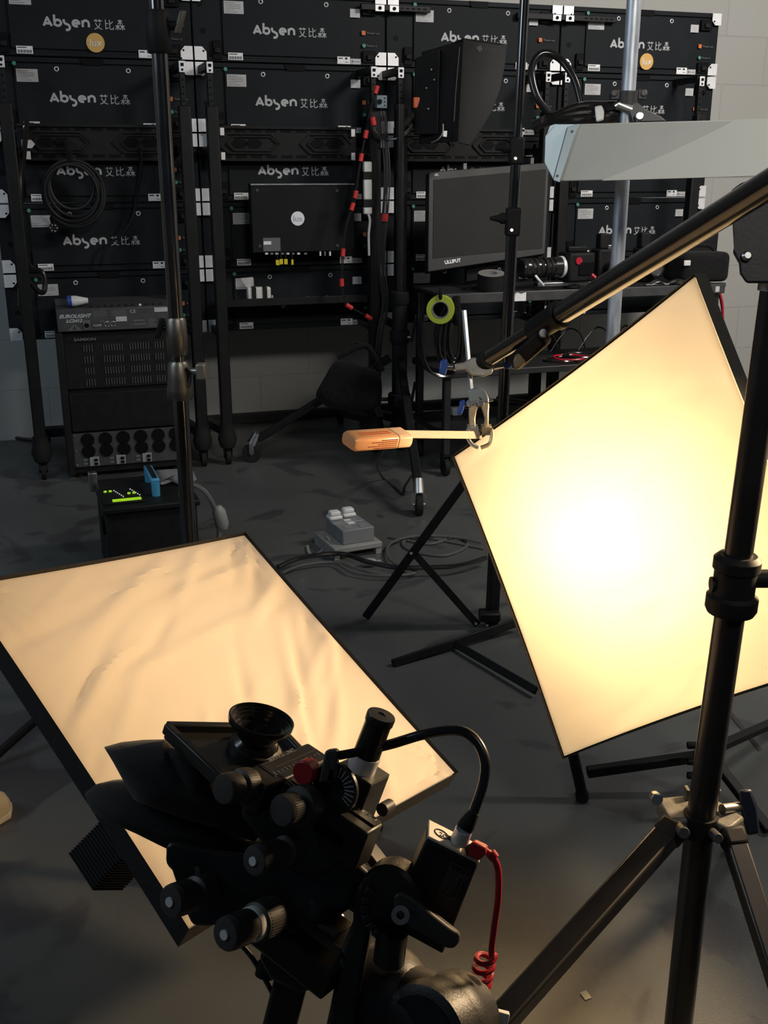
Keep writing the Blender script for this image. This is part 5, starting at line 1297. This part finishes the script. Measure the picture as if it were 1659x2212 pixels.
MB().cyl(hb-ZZ*.03, hb+ZZ*.03, .03, seg=20).build('leg_collar', BLKM, T)
fA = flo(1259, 1722, .008)
A2 = aty(1240, 1638, fA.y+.03); d = (A2-fA).normalized()
MB().cyl(fA, fA+d*.30, .0125, seg=16).build('leg', BLK, T)
MB().cyl(fA-ZZ*.006, fA+d*.012, .015, seg=14).build('rubber_foot', RUB, T)
pA = atd(1268, 1668, dep(fA)+.02); pB = atd(1490, 1658, dep(hb)-.06)
MB().bar(pA, V((hb.x-.02, hb.y-.01, pB.z)), .022, .022).build('cross_bar', BLK, T, bevel=.003)
for x, y in ((1491, 1610), (1491, 1645), (1491, 1675)): p = atd(x, y, dep(hb)-.10); MB().cyl(p-CR*.006, p+CR*.02, .008, seg=12).build('bracket_knob', BLKM, T)
g1 = flo(1662, 1795, .008); MB().bar(V((hb.x, hb.y-.02, .09)), g1, .024, .016).build('leg', BLK, T, bevel=.003)
g2 = V((hb.x+.35, hb.y+.34, .008)); MB().bar(hb+ZZ*.02, g2, .024, .016).build('leg', BLK, T, bevel=.003)
# left softbox ------------------------------------------------------------------
PL = para([(530, 1150), (-86, 1260), (408, 2008), (990, 1668)], 1.75)
cL = sum(PL, V())/4
nL = (PL[1]-PL[0]).cross(PL[3]-PL[0]).normalized()
if nL.z < 0: nL = -nL
FABL = fabric_mat('wrinkled_white_fabric', (.80, .72, .62), .05, .50)
T, face, rcL = softbox('square softbox with evenly lit wrinkled fabric facing up, lower left below the camera', PL, nL, .26, .075, FABL, .6, .0085, 0, 0, 0, 0, 0, .012, 11)
bL = cL-nL*.12
l = bpy.data.lights.new('added_left_fill', 'AREA'); l.shape = 'SQUARE'; l.size = .46; l.energy = .6; l.color = (1.0, .70, .38); l.spread = math.radians(170)  # area light added behind the left fabric to brighten it
o = bpy.data.objects.new('added_left_fill', l); COL.objects.link(o); o.location = bL; o.rotation_euler = (Matrix(((PL[1]-PL[0]).normalized(), nL.cross((PL[1]-PL[0]).normalized()), nL)).transposed() @ Matrix.Rotation(math.pi, 3, 'X')).to_euler()
hp_ = atd(232, 1858, dep(rcL-nL*.05))
axh = (hp_-rcL); 
MB().cyl(rcL-nL*.012, rcL-nL*.05, .055, .05, seg=28).build('lamp_mount', BLKM, T)
hx = (rcL-nL*.05); hy = (hp_-hx).normalized(); hs = hy.cross(nL).normalized()
hh = MB().bar(hx, hp_+hy*.03, .075, .085, nL).build('lamp_head', BLKM, T, bevel=.004)
for k in range(16):
    q = hp_-hy*(.06-.0058*k)
    MB().box(q, .080, .0024, .090, hs, hy, hs.cross(hy)).build('cooling_fin', BLK, hh)
T = thing('softbox_stand', 'black tripod under the evenly lit left softbox', 'stand', V((rcL.x+.06, rcL.y+.20, 0)))
b0 = V((rcL.x+.06, rcL.y+.20, 0))
MB().cyl(b0+ZZ*.03, V((b0.x, b0.y, rcL.z-.045)), .014, seg=18).build('column', BLK, T)
q0, q1 = atd(76, 1560, 2.05), atd(-14, 1628, 2.0)
MB().bar(V((b0.x, b0.y, rcL.z-.06)), rcL-nL*.06, .026, .026).build('tilt_arm', BLK, T, bevel=.003)
hubp = b0+ZZ*.12
for f in (V((b0.x-.06, b0.y+.26, .01)), V((b0.x+.30, b0.y+.20, .01)), V((b0.x+.20, b0.y-.02, .01))):
    MB().cyl(hubp, f, .013, seg=16).build('leg', BLK, T)
# toe of a beige shoe at the very left ------------------------------------------
f = flo(-18, 1765)
mdir = V((1, -.15, 0)).normalized(); sd_ = V((.15, 1, 0)).normalized()
T = thing('shoe', 'beige shoe toe poking in at the left edge of the floor', 'shoe', f)
mb = MB(); prev = None
for x, w_, h_ in ((-.22, .036, .075), (-.14, .040, .085), (-.06, .046, .062), (-.01, .047, .050), (.020, .040, .043), (.036, .024, .034), (.043, .004, .018)):
    R = [mb.bm.verts.new(f+mdir*x+sd_*(w_*math.cos(a*math.pi/8))+ZZ*(.016+max(0, h_*math.sin(a*math.pi/8)))) for a in range(16)]
    if prev: mb.skin(prev, R)
    else: mb.bm.faces.new(R[::-1])
    prev = R
mb.bm.faces.new(prev); mb.build('upper', mat('beige_canvas', (.42, .34, .22), .8, var=.15), T)
sole = [f+mdir*(x)+sd_*y for x, y in ((-.23, -.038), (-.1, -.046), (.0, -.050), (.030, -.038), (.046, 0), (.030, .038), (0, .050), (-.1, .046), (-.23, .038))]
MB().slab(sole, ZZ*.018).build('sole', mat('cream_sole', (.50, .44, .33), .7), T, bevel=.004)
MB().tube(spline([f+mdir*.012-sd_*.040+ZZ*.03, f+mdir*.026+ZZ*.055, f+mdir*.012+sd_*.040+ZZ*.03], 6), .003).build('toe_seam', mat('beige_canvas', (.42, .34, .22), .8), T)
# ------------------------------------------------------------------ the technical camera in the foreground
FV = ray(640, 1720).normalized(); RV = (CR-FV*CR.dot(FV)).normalized(); UV = RV.cross(FV)
E1 = (RV*.57+UV*.274+FV*.767).normalized()
E3 = (RV*.284+UV*.81-FV*.5).normalized(); E3 = (E3-E1*E3.dot(E1)).normalized()
E2 = -E1.cross(E3)
if E2.dot(CR) < 0: E2 = -E2
DR = 1.06
q = lambda x, y, d=DR: atd(x, y, d)
RIG = mat('rig_black_anodised', (.017, .016, .0155), .42, var=.2, scale=30, spec=.5)
KNB = mat('knob_black', (.050, .047, .044), .5, spec=.5)
WDOT = mat('white_dot_paint', (.70, .70, .68), .5)
T = thing('view_camera', 'black technical view camera with bellows, knobs and lens, low in the foreground', 'camera', q(620, 2000, 1.1))
BELL = mat('bellows_cloth', (.022, .0205, .019), .85, var=.2, scale=30, bump=.15, bscale=300, sheen=.1)
BLV = ((1, 0), (.975, .22), (.93, .42), (.85, .62), (.70, .82), (.5, .94), (.25, .99))
# bellows: two soft folds
up_ = [(226, 1613), (262, 1603), (310, 1598), (356, 1597), (400, 1640), (450, 1684), (492, 1716), (530, 1752), (580, 1782), (560, 1800), (480, 1790), (420, 1776), (330, 1745), (290, 1726), (270, 1690), (246, 1646)]
MB().pillow([q(x, y, 1.13) for x, y in up_], CF*.05+E3*-.012, BLV).build('bellows', BELL, T)
lo_ = [(184, 1712), (206, 1695), (236, 1688), (272, 1688), (330, 1712), (420, 1752), (520, 1782), (620, 1800), (660, 1830), (640, 1870), (560, 1860), (470, 1845), (400, 1835), (350, 1812), (290, 1782), (230, 1755), (196, 1738)]
MB().pillow([q(x, y, 1.17) for x, y in lo_], CF*.05, BLV).build('bellows', BELL, T)
MB().tube(spline([q(330, 1630, 1.118), q(370, 1648, 1.104), q(415, 1690, 1.096), q(432, 1728, 1.098)], 8), .018, 10, rs=[.004+.014*min(1, i/9) for i in range(25)]).build('bellows_fold', BELL, T)
MB().tube(spline([q(430, 1722, 1.098), q(480, 1752, 1.10), q(560, 1785, 1.11)], 8), .017, 10).build('bellows_fold', BELL, T)
# lens board
lo3 = q(540, 1630, 1.115)
bd = [onplane(x, y, lo3, E3) for x, y in ((357, 1577), (598, 1580), (668, 1655), (480, 1694))]
MB().prism(bd, [p-E3*.010 for p in bd]).build('lens_board', RIG, T, bevel=.002)
rm = MB()
for a, b in ((0, 1), (0, 3), (1, 2)): rm.bar(bd[a]+E3*.003, bd[b]+E3*.003, .009, .012, E3)
rm.build('board_frame', RIG, T, bevel=.002)
# lens
ln = (RV*.215+UV*.834-FV*.5).normalized()
lb = onplane(548, 1625, lo3, E3)
rim = q(565, 1553, dep(lb)-.035)
ld = (rim-lb); Ll = ld.length; ld.normalize()
SILV = mat('satin_silver', (.70, .70, .71), .38, .35, var=.1, scale=30)
GL = mat('lens_black_gloss', (.013, .012, .011), .22, spec=.6)
MB().lathe(lb, E3, [(.029, 0), (.029, .008), (.024, .012)], 36).build('shutter_ring', RIG, T)
MB().lathe(lb, ld, [(.023, 0), (.023, Ll*.30), (.017, Ll*.42), (.017, Ll*.55), (.0205, Ll*.62)], 32).build('lens_barrel', GL, T)
MB().lathe(rim-ln*.012, ln, [(.018, -.012), (.0235, -.006), (.0245, .000), (.030, .003), (.0335, .0055), (.0345, .0085), (.0345, .0125), (.0328, .0128), (.0322, .0095), (.0295, .009), (.0290, .0068), (.0268, .0062), (.0262, .0035), (.0235, .003), (.0228, -.001), (.019, -.002), (.017, -.007)], 56, cap=(True, False)).build('step_up_ring', GL, T)
MB().lathe(rim-ln*.020, ln, [(.0175, 0), (.014, .0012), (.007, .0020), (.0001, .0023)], 36, cap=(True, False)).build('front_element', mat('front_glass', (.02, .015, .014), .05, spec=1.0), T)
# header block with engraved plate
hcx = q(622, 1652, 1.095)
MB().box(hcx-E3*.016, .118, .034, .034, E1, E2, E3).build('focus_block', RIG, T, bevel=.003)
pl = MB().box(hcx+E1*.010+E3*.0012-E2*.003, .088, .022, .0012, E1, E2, E3).build('engraved_plate', RIG, T)
fr = MB(); o = hcx+E1*.010+E3*.0020-E2*.003
for a, b in (((-.04, -.009), (-.012, -.009)), ((.0, -.009), (.02, -.009)), ((-.04, -.009), (-.04, .001)), ((-.03, .001), (.04, .001)), ((.04, .001), (.04, -.006))):
    fr.bar(o+E1*a[0]+E2*a[1], o+E1*b[0]+E2*b[1], .0008, .0004, E3)
fr.build('engraved_lines', MGREY, pl)
sc = MB()
for i in range(13): sc.box(o+E1*(-.040+.0065*i)+E2*.008, .0008, .005 if i % 3 == 0 else .003, .0004, E1, E2, E3)
sc.build('scale_marks', LOGO, pl)
text_on('engraved_lettering', 'SERVICE UNIT', .0075, o-E1*.028-E2*.0085, E1, -E2, LOGO, pl)
MB().box(hcx-E1*.061-E3*.012, .004, .006, .024, E1, E2, E3).build('end_pin', STEEL, T, bevel=.001)
rd = q(668, 1664, 1.065); MB().cyl(rd-E1*.012, rd+E1*.004, .0125, seg=28).build('red_lock_knob', mat('dark_red_knob', (.30, .015, .02), .4), T, bevel=.0015)
# monorail running down to the right
rc_ = q(706, 1716, 1.075)
MB().box(rc_-E3*.024, .032, .128, .046, E1, E2, E3).build('monorail', RIG, T, bevel=.003)
MB().box(rc_+E1*.007+E3*.0006, .014, .122, .0010, E1, E2, E3).build('scale_strip', mat('scale_strip_grey', (.07, .065, .055), .4, .3), T)
sc = MB()
for i in range(22): sc.box(rc_+E1*.010+E2*(-.055+.0053*i)+E3*.0013, .007 if i % 4 == 0 else .004, .0010, .0004, E1, E2, E3)
sc.build('scale_marks', LOGO, T)
MB().box(rc_-E1*.0162-E3*.026+E2*.022, .001, .042, .012, E1, E2, E3).build('rail_slot', GAP, T)
# tilt quadrant with lever
qd = q(728, 1700, 1.055)
MB().lathe(qd, -E1, [(.0, 0), (.026, 0), (.026, .004), (.0, .004)], 36, cap=(False, False)).build('tilt_dial', RIG, T)
sc = MB()
for i in range(12):
    a = math.radians(-20+14*i); v = E2*math.cos(a)+E3*math.sin(a); sc.bar(qd-E1*.0043+v*.012, qd-E1*.0043+v*.023, .0007, .0005, E1)
sc.build('dial_marks', LOGO, T)
MB().prism([q(x, y, 1.045) for x, y in ((702, 1622), (722, 1619), (729, 1624), (726, 1660), (722, 1690), (688, 1692))], [q(x+6, y-4, 1.06) for x, y in ((702, 1622), (722, 1619), (729, 1624), (726, 1660), (722, 1690), (688, 1692))]).build('tilt_lever', KNB, T, bevel=.002)
# eyepiece block
eb = q(787, 1661, 1.085)
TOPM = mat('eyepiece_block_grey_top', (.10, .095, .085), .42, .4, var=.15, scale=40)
MB().box(eb-E3*.033, .038, .043, .064, E1, E2, E3).build('eyepiece_block', RIG, T, bevel=.0012)
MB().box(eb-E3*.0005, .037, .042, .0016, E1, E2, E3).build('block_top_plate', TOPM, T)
ec = q(779, 1664, 1.083)
cyl_ax = E3
MB().lathe(ec, cyl_ax, [(.0150, 0), (.0150, .019)], 36).build('silver_sleeve', SILV, T)
MB().lathe(ec+cyl_ax*.019, cyl_ax, [(.0142, 0), (.0138, .030), (.0138, .038), (.0150, .039), (.0152, .046), (.0146, .0475), (.0045, .0478), (.004, .0465), (.0001, .0465)], 40, cap=(True, False)).build('eyepiece', mat('eyepiece_black', (.014, .012, .010), .3, spec=.5), T)
sk = q(838, 1742, 1.08); MB().cyl(sk-E1*.012, sk+E1*.004, .007, seg=16).build('side_screw', KNB, T)
# lower standard and masses under the rail
MB().prism([q(x, y, 1.065) for x, y in ((548, 1664), (606, 1672), (700, 1745), (792, 1800), (806, 1806), (792, 1836), (760, 1850), (700, 1890), (640, 1890), (575, 1830), (520, 1760))], [q(x, y, 1.125) for x, y in ((548, 1664), (606, 1672), (700, 1745), (792, 1800), (806, 1806), (792, 1836), (760, 1850), (700, 1890), (640, 1890), (575, 1830), (520, 1760))]).build('standard', RIG, T, bevel=.004)
MB().prism([q(x, y, 1.09) for x, y in ((400, 1822), (470, 1838), (560, 1850), (660, 1850), (770, 1860), (800, 1886), (770, 1952), (716, 1990), (620, 2000), (520, 1990), (450, 2000), (416, 1999), (400, 1965), (372, 1880), (358, 1866), (360, 1822), (372, 1818))], [q(x+6, y-4, 1.15) for x, y in ((400, 1822), (470, 1838), (560, 1850), (660, 1850), (770, 1860), (800, 1886), (770, 1952), (716, 1990), (620, 2000), (520, 1990), (450, 2000), (416, 1999), (400, 1965), (372, 1880), (358, 1866), (360, 1822), (372, 1818))]).build('rear_standard', RIG, T, bevel=.005)
MB().bar(q(424, 1872, 1.085), q(430, 1894, 1.085), .005, .003, CF).build('spirit_level', STEEL, T)
KX = (RV*.62+UV*.15+FV*.77).normalized()
def knob(cf, cr, r0, r1, d, dot=False, ring=False, nm='focus_knob'):
    a = q(*cf, d); b = a+KX*(math.hypot(cr[0]-cf[0], cr[1]-cf[1])*.000465/.64)
    ax = (b-a); L = ax.length; ax.normalize()
    k = MB().lathe(a, ax, [(r0*.55, -.0005), (r0*.9, 0), (r0, .0025), (r0, L*.46), (r0*.82, L*.50), (r0*.82, L*.56), (r1, L*.60), (r1, L*.95), (r1*.94, L)], 40).build(nm, KNB, T)
    rib = MB(); x_ = ax.cross(ZZ).normalized(); y_ = ax.cross(x_)
    for i in range(40):
        t = 2*math.pi*i/40; v = x_*math.cos(t)+y_*math.sin(t); w_ = ax.cross(v)
        for r, s0, s1 in ((r0, .10, .42), (r1, .64, .92)): rib.box(a+v*r+ax*(L*(s0+s1)/2), r*.07, r*.05, L*(s1-s0), w_, v, ax)
    rib.build('knurling', KNB, k, smooth=False)
    if dot: MB().cyl(a-ax*.0022, a+ax*.001, r0*.30, seg=20).build('white_dot', WDOT, k)
    if ring: MB().lathe(a, ax, [(r0*1.02, L*.47), (r0*1.05, L*.48), (r0*1.05, L*.58), (r0*1.02, L*.59)], 36).build('scale_ring', WDOT, k)
    return k
knob((481, 1706), (535, 1692), .0150, .0165, 1.020)
knob((607, 1752), (664, 1732), .0155, .0200, 1.012)
knob((548, 1860), (652, 1836), .0150, .0158, 1.020, dot=True, nm='tilt_knob')
knob((368, 1948), (446, 1932), .0165, .0175, 1.045, dot=True, nm='shift_knob')
knob((486, 2019), (588, 2004), .0165, .0200, 1.015, dot=True, ring=True, nm='rise_knob')
MB().bar(q(650, 1846, 1.085), q(700, 1834, 1.11), .028, .03, E3).build('knob_housing', RIG, T, bevel=.003)
MB().bar(q(450, 1936, 1.105), q(490, 1928, 1.12), .040, .03, E3).build('knob_housing', RIG, T, bevel=.003)
MB().bar(q(592, 2006, 1.085), q(650, 1996, 1.11), .044, .03, E3).build('knob_housing', RIG, T, bevel=.003)
# second rail low down, light on its top put into the plate's paler colour
lc = q(708, 1985, 1.10)
MB().box(lc-E3*.020, .036, .044, .040, E1, E2, E3).build('rail_clamp', RIG, T, bevel=.002)
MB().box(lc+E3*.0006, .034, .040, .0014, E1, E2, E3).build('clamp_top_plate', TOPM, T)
MB().cyl(lc+E1*.012-E3*.012, lc+E1*.028-E3*.012, .008, seg=18).build('clamp_screw', STEEL, T)
MB().box(q(660, 2020, 1.075)-E3*.018, .040, .098, .036, E1, E2, E3).build('lower_rail', RIG, T, bevel=.003)
MB().box(q(665, 2006, 1.070), .010, .088, .0030, E1, E2, E3).build('rail_edge', mat('worn_rail_edge', (.05, .047, .04), .35, .4), T)
MB().cyl(q(705, 1935, 1.10), q(690, 1985, 1.105), .019, seg=24).build('post', RIG, T)
MB().prism([q(x, y, 1.09) for x, y in ((575, 2030), (690, 2060), (712, 2060), (690, 2130), (650, 2145), (585, 2115), (560, 2070))], [q(x, y, 1.14) for x, y in ((575, 2030), (690, 2060), (712, 2060), (690, 2130), (650, 2145), (585, 2115), (560, 2070))]).build('rail_foot', RIG, T, bevel=.004)
MB().bar(q(632, 2105, 1.12), q(592, 2260, 1.14), .036, .03, CF).build('support_post', RIG, T, bevel=.004)
MB().bar(q(745, 1900, 1.12), q(855, 1965, 1.09), .046, .03, E3).build('cross_arm', RIG, T, bevel=.004)
MB().bar(q(790, 1826, 1.13), q(832, 1880, 1.12), .020, .010, E3).build('thin_arm', TOPM, T, bevel=.001)
o = MB().tube(spline([q(520, 2040, 1.12), q(545, 2070, 1.12), q(575, 2120, 1.12), q(590, 2150, 1.13)], 6), .0028, 8).build('thin_lead', BLKG, T)
MB().cyl(q(578, 2082, 1.115), q(572, 2108, 1.115), .011, seg=14).build('lead_plug', RUB, T)
# geared tripod head -------------------------------------------------------------
H = thing('geared_head', 'black geared tripod head with a lever handle, bottom centre under the camera', 'tripod head', q(860, 2200, 1.05))
CASTB = mat('cast_black_crackle', (.020, .019, .018), .45, var=.2, scale=40, bump=.12, bscale=350)
MB().prism([q(x, y, 1.05) for x, y in ((770, 1920), (790, 1890), (820, 1872), (862, 1868), (890, 1882), (886, 1905), (836, 1925), (806, 1960), (800, 2010), (786, 2090), (768, 2212), (760, 2290), (688, 2290), (712, 2180), (740, 2040), (762, 1990), (764, 1950))], [q(x+6, y-4, 1.10) for x, y in ((770, 1920), (790, 1890), (820, 1872), (862, 1868), (890, 1882), (886, 1905), (836, 1925), (806, 1960), (800, 2010), (786, 2090), (768, 2212), (760, 2290), (688, 2290), (712, 2180), (740, 2040), (762, 1990), (764, 1950))]).build('side_arm', CASTB, H, bevel=.005)
MB().lathe(q(838, 1935, 1.04), (CF+CR*.3), [(.026, 0), (.030, .004), (.030, .03), (.026, .034)], 32).build('hinge_disc', CASTB, H)
tm = MB()
for i in range(7):
    a = math.radians(150+16*i); p = q(858, 1960, 1.035); tm.box(p+CR*.032*math.cos(a)+CU*.032*math.sin(a), .008, .007, .010, CR*math.cos(a)+CU*math.sin(a), None, CF)
tm.build('toothed_quadrant', RIG, H, bevel=.001)
MB().prism([q(x, y, 1.025) for x, y in ((852, 1932), (868, 1928), (890, 1938), (990, 2018), (992, 2036), (980, 2050), (964, 2048), (880, 2000), (850, 1962))], [q(x+4, y-6, 1.045) for x, y in ((852, 1932), (868, 1928), (890, 1938), (990, 2018), (992, 2036), (980, 2050), (964, 2048), (880, 2000), (850, 1962))]).build('lever_handle', KNB, H, bevel=.004)
p = q(865, 1977, 1.022); MB().lathe(p, -CF+CU*.4, [(.004, 0), (.009, 0), (.009, .002), (.004, .002), (.004, 0)], 20, cap=(False, False)).build('lever_washer', STEEL, H)
MB().cyl(q(848, 2010, 1.05), q(840, 2075, 1.06), .016, seg=20).build('lever_post', RIG, H)
MB().sphere(q(828, 2150, 1.10), .052, seg=28, rings=18).build('head_knuckle', CASTB, H)
a, b = q(912, 2240, 1.035), q(1000, 2192, 1.10)
MB().lathe(a, b-a, [(.040, -.004), (.049, 0), (.051, .012), (.050, .03), (.0505, .031), (.0505, .048), (.050, .049), (.047, .075), (.040, .082)], 44).build('head_body', CASTB, H)
MB().lathe(a, b-a, [(.0, -.006), (.040, -.006), (.040, -.002)], 36, cap=(False, False)).build('end_cap', RUB, H)
MB().cyl(q(850, 2160, 1.09), q(930, 2190, 1.07), .040, seg=28).build('head_link', CASTB, H)
MB().bar(q(1010, 2150, 1.09), q(1062, 2188, 1.09), .02, .02, CF).build('strap_clip', RUB, H, bevel=.003)
MB().bar(q(1066, 2192, 1.08), q(1098, 2200, 1.08), .012, .008, CF).build('pale_tab', LABEL, H, bevel=.001)
MB().cyl(q(910, 2230, 1.09), q(905, 2420, 1.12), .034, seg=24).build('column', RIG, H)
# toothed ring behind
G = thing('toothed_ring', 'thin black toothed ring below the view camera at the bottom edge', 'gear ring', q(690, 2230, 1.22))
cg = q(735, 2268, 1.22); R = .072
gx = (CR*.92+CU*.40).normalized(); gy = (CU*.55-CR*.22-CF*.7).normalized()
MB().tube([cg+gx*(R*math.cos(i*.1309))+gy*(R*math.sin(i*.1309)) for i in range(48)], .006, 8, closed=True).build('ring', RIG, G)
MB().tube([cg+gx*(R*.9*math.cos(i*.1309))+gy*(R*.9*math.sin(i*.1309))-CF*.003 for i in range(48)], .0022, 6, closed=True).build('copper_band', mat('copper_band', (.22, .08, .04), .5), G)
tm = MB()
for i in range(72):
    a = i*2*math.pi/72; v = gx*math.cos(a)+gy*math.sin(a); tm.box(cg+v*(R+.0065), .003, .003, .006, v, None, gx.cross(gy))
tm.build('teeth', RIG, G, smooth=False)
# battery pack -------------------------------------------------------------------
BT = thing('battery_pack', 'slim black battery box with pale lit top edge, clamped right of the view camera', 'battery', q(900, 2060, 1.06))
fp = [q(x, y, d) for x, y, d in ((922, 1812, 1.035), (1034, 1868, 1.045), (957, 2064, 1.075), (840, 2000, 1.065))]
fn = (fp[1]-fp[0]).cross(fp[3]-fp[0]).normalized()
if fn.dot(CF) < 0: fn = -fn
fv = fn*.020
upv = (fp[0]-fp[3]).normalized(); rgt = (fp[1]-fp[0]).normalized()
BATB = mat('battery_black', (.012, .012, .012), .5, var=.15)
MB().prism(fp, [p+fv+upv*.006 for p in fp]).build('body', BATB, BT, bevel=.003)
tp = [fp[0]-fn*.0005, fp[1]-fn*.0005, fp[1]+fv*1.02+upv*.006, fp[0]+fv*1.02+upv*.006]
CRM = mat('lit_cream_edge', (.80, .72, .58), .45, var=.05)  # pale plate, with light on the battery top put into its colour
t_ = MB().prism([p+upv*.0004 for p in tp], [p+upv*.0034 for p in tp]).build('top_edge', CRM, BT, bevel=.001)
tc_ = lambda s, t: tp[0]+(tp[1]-tp[0])*s+(tp[3]-tp[0])*t+upv*.0036
zn = (tp[3]-tp[0]).normalized()
MB().tube([tc_(.25, .5)+rgt*.008*math.cos(i*.449)+zn*.0045*math.sin(i*.449) for i in range(14)], .0006, 6, closed=True).build('oval_print', INK, t_)
text_on('top_print', 'ZO', .006, tc_(.21, .38), rgt, zn, INK, t_)
MB().box(tc_(.43, .5), .008, .005, .001, rgt, zn, upv).build('slot', INK, t_)
text_on('top_print', 'DC', .006, tc_(.88, .35), rgt, zn, INK, t_)
lp = lambda s, t: fp[0]+(fp[1]-fp[0])*s+(fp[3]-fp[0])*t-fn*.0008
lx = (lp(.6, .5)-lp(.6, .1)).normalized()
rp = MB()
for a, b in (((.55, .10), (.86, .10)), ((.86, .10), (.86, .44)), ((.86, .44), (.55, .44)), ((.55, .44), (.55, .10))): rp.bar(lp(*a), lp(*b), .0006, .0004, fn)
for i in range(6): rp.bar(lp(.58+.04*i, .14+.02*(i % 2)), lp(.58+.04*i, .40-.03*(i % 3)), .0010, .0004, fn)
rp.build('rating_print', MGREY, BT)
text_on('approval_print', 'CE', .007, lp(.80, .2), (fp[1]-fp[0]).normalized(), upv, MGREY, BT)
p = lp(.50, .77); MB().lathe(p, -fn, [(.0, 0), (.0065, 0), (.0065, .002), (.004, .003)], 20, cap=(False, True)).build('face_screw', STEEL, BT)
MB().tube([p+rgt*.016*math.cos(i*.3)+upv*.016*math.sin(i*.3) for i in range(21)], .0007, 6, closed=True).build('round_recess', RIG, BT)
# black curved cable with the metal plug
dB2 = dep(tc_(.5, .5))
conn = tc_(.585, .5)
cb_ = thing('curved_cable', 'thick black cable arching from the view camera to the battery box', 'cable', conn)
pts = [q(806, 1617, 1.08), q(850, 1606, 1.07), q(910, 1588, 1.06), q(965, 1578, 1.055), q(1005, 1582, 1.05), q(1034, 1608, 1.045), q(1048, 1648, 1.04), q(1044, 1692, 1.038), q(1030, 1735, 1.036), q(1020, 1762, 1.035)]
MB().tube(spline(pts, 8), .0052, 14).build('cable', mat('glossy_black_cable', (.013, .013, .014), .25, spec=.6), cb_)
MB().tube(spline([q(733, 1632, 1.05), q(770, 1625, 1.06), q(806, 1617, 1.08)], 6), .0045, 12).build('cable_end', RUB, cb_)
tp1 = q(1003, 1790, 1.035)
MB().lathe(pts[-1], tp1-pts[-1], [(.0055, -.004), (.0072, .003), (.0085, .010), (.0085, (tp1-pts[-1]).length)], 22).build('strain_relief', RUB, cb_)
MB().lathe(tp1, conn-tp1, [(.0080, 0), (.0088, .003), (.0088, .014), (.0095, .016), (.0095, (conn-tp1).length-.004), (.0080, (conn-tp1).length-.002)], 26).build('metal_plug', SILV, cb_)
# red plug and red coiled cable
rc2 = thing('red_cable', 'red coiled cable with angled plug hanging from the battery box', 'cable', tc_(.80, .5))
pb = tc_(.78, .5)
MB().prism([q(x, y, 1.035) for x, y in ((1014, 1824), (1022, 1817), (1050, 1830), (1050, 1846), (1036, 1858), (1010, 1848))], [q(x+5, y-5, 1.052) for x, y in ((1014, 1824), (1022, 1817), (1050, 1830), (1050, 1846), (1036, 1858), (1010, 1848))]).build('angled_plug', mat('red_plug', (.38, .015, .02), .4), rc2, bevel=.002)
MB().cyl(q(1020, 1846, 1.044), pb, .006, seg=14).build('plug_tip', BLKM, rc2)
P = spline([q(1046, 1836, 1.043), q(1064, 1850, 1.043), q(1076, 1880, 1.045), q(1076, 1940, 1.05), q(1068, 2000, 1.06), q(1062, 2050, 1.07), q(1063, 2066, 1.075)], 8)
MB().tube(P, .0034, 10, rs=None).build('straight_lead', REDC, rc2)
c0, c1 = q(1050, 2062, 1.085), q(1030, 2160, 1.11)
ax = (c1-c0).normalized(); u1 = (CR-ax*CR.dot(ax)).normalized(); u2 = ax.cross(u1)
N = 90; cp_ = [P[-1]]+[c0.lerp(c1, i/N)+u1*(.0095*math.cos(i*5*2*math.pi/N))+u2*(.0095*math.sin(i*5*2*math.pi/N)) for i in range(N+1)]
MB().tube(cp_, .0030, 8).build('coiled_lead', REDC, rc2)
MB().tube([q(1059+3*i, 1841+4*i, 1.0425) for i in range(4)], .0055, 10).build('ribbed_relief', REDC, rc2)
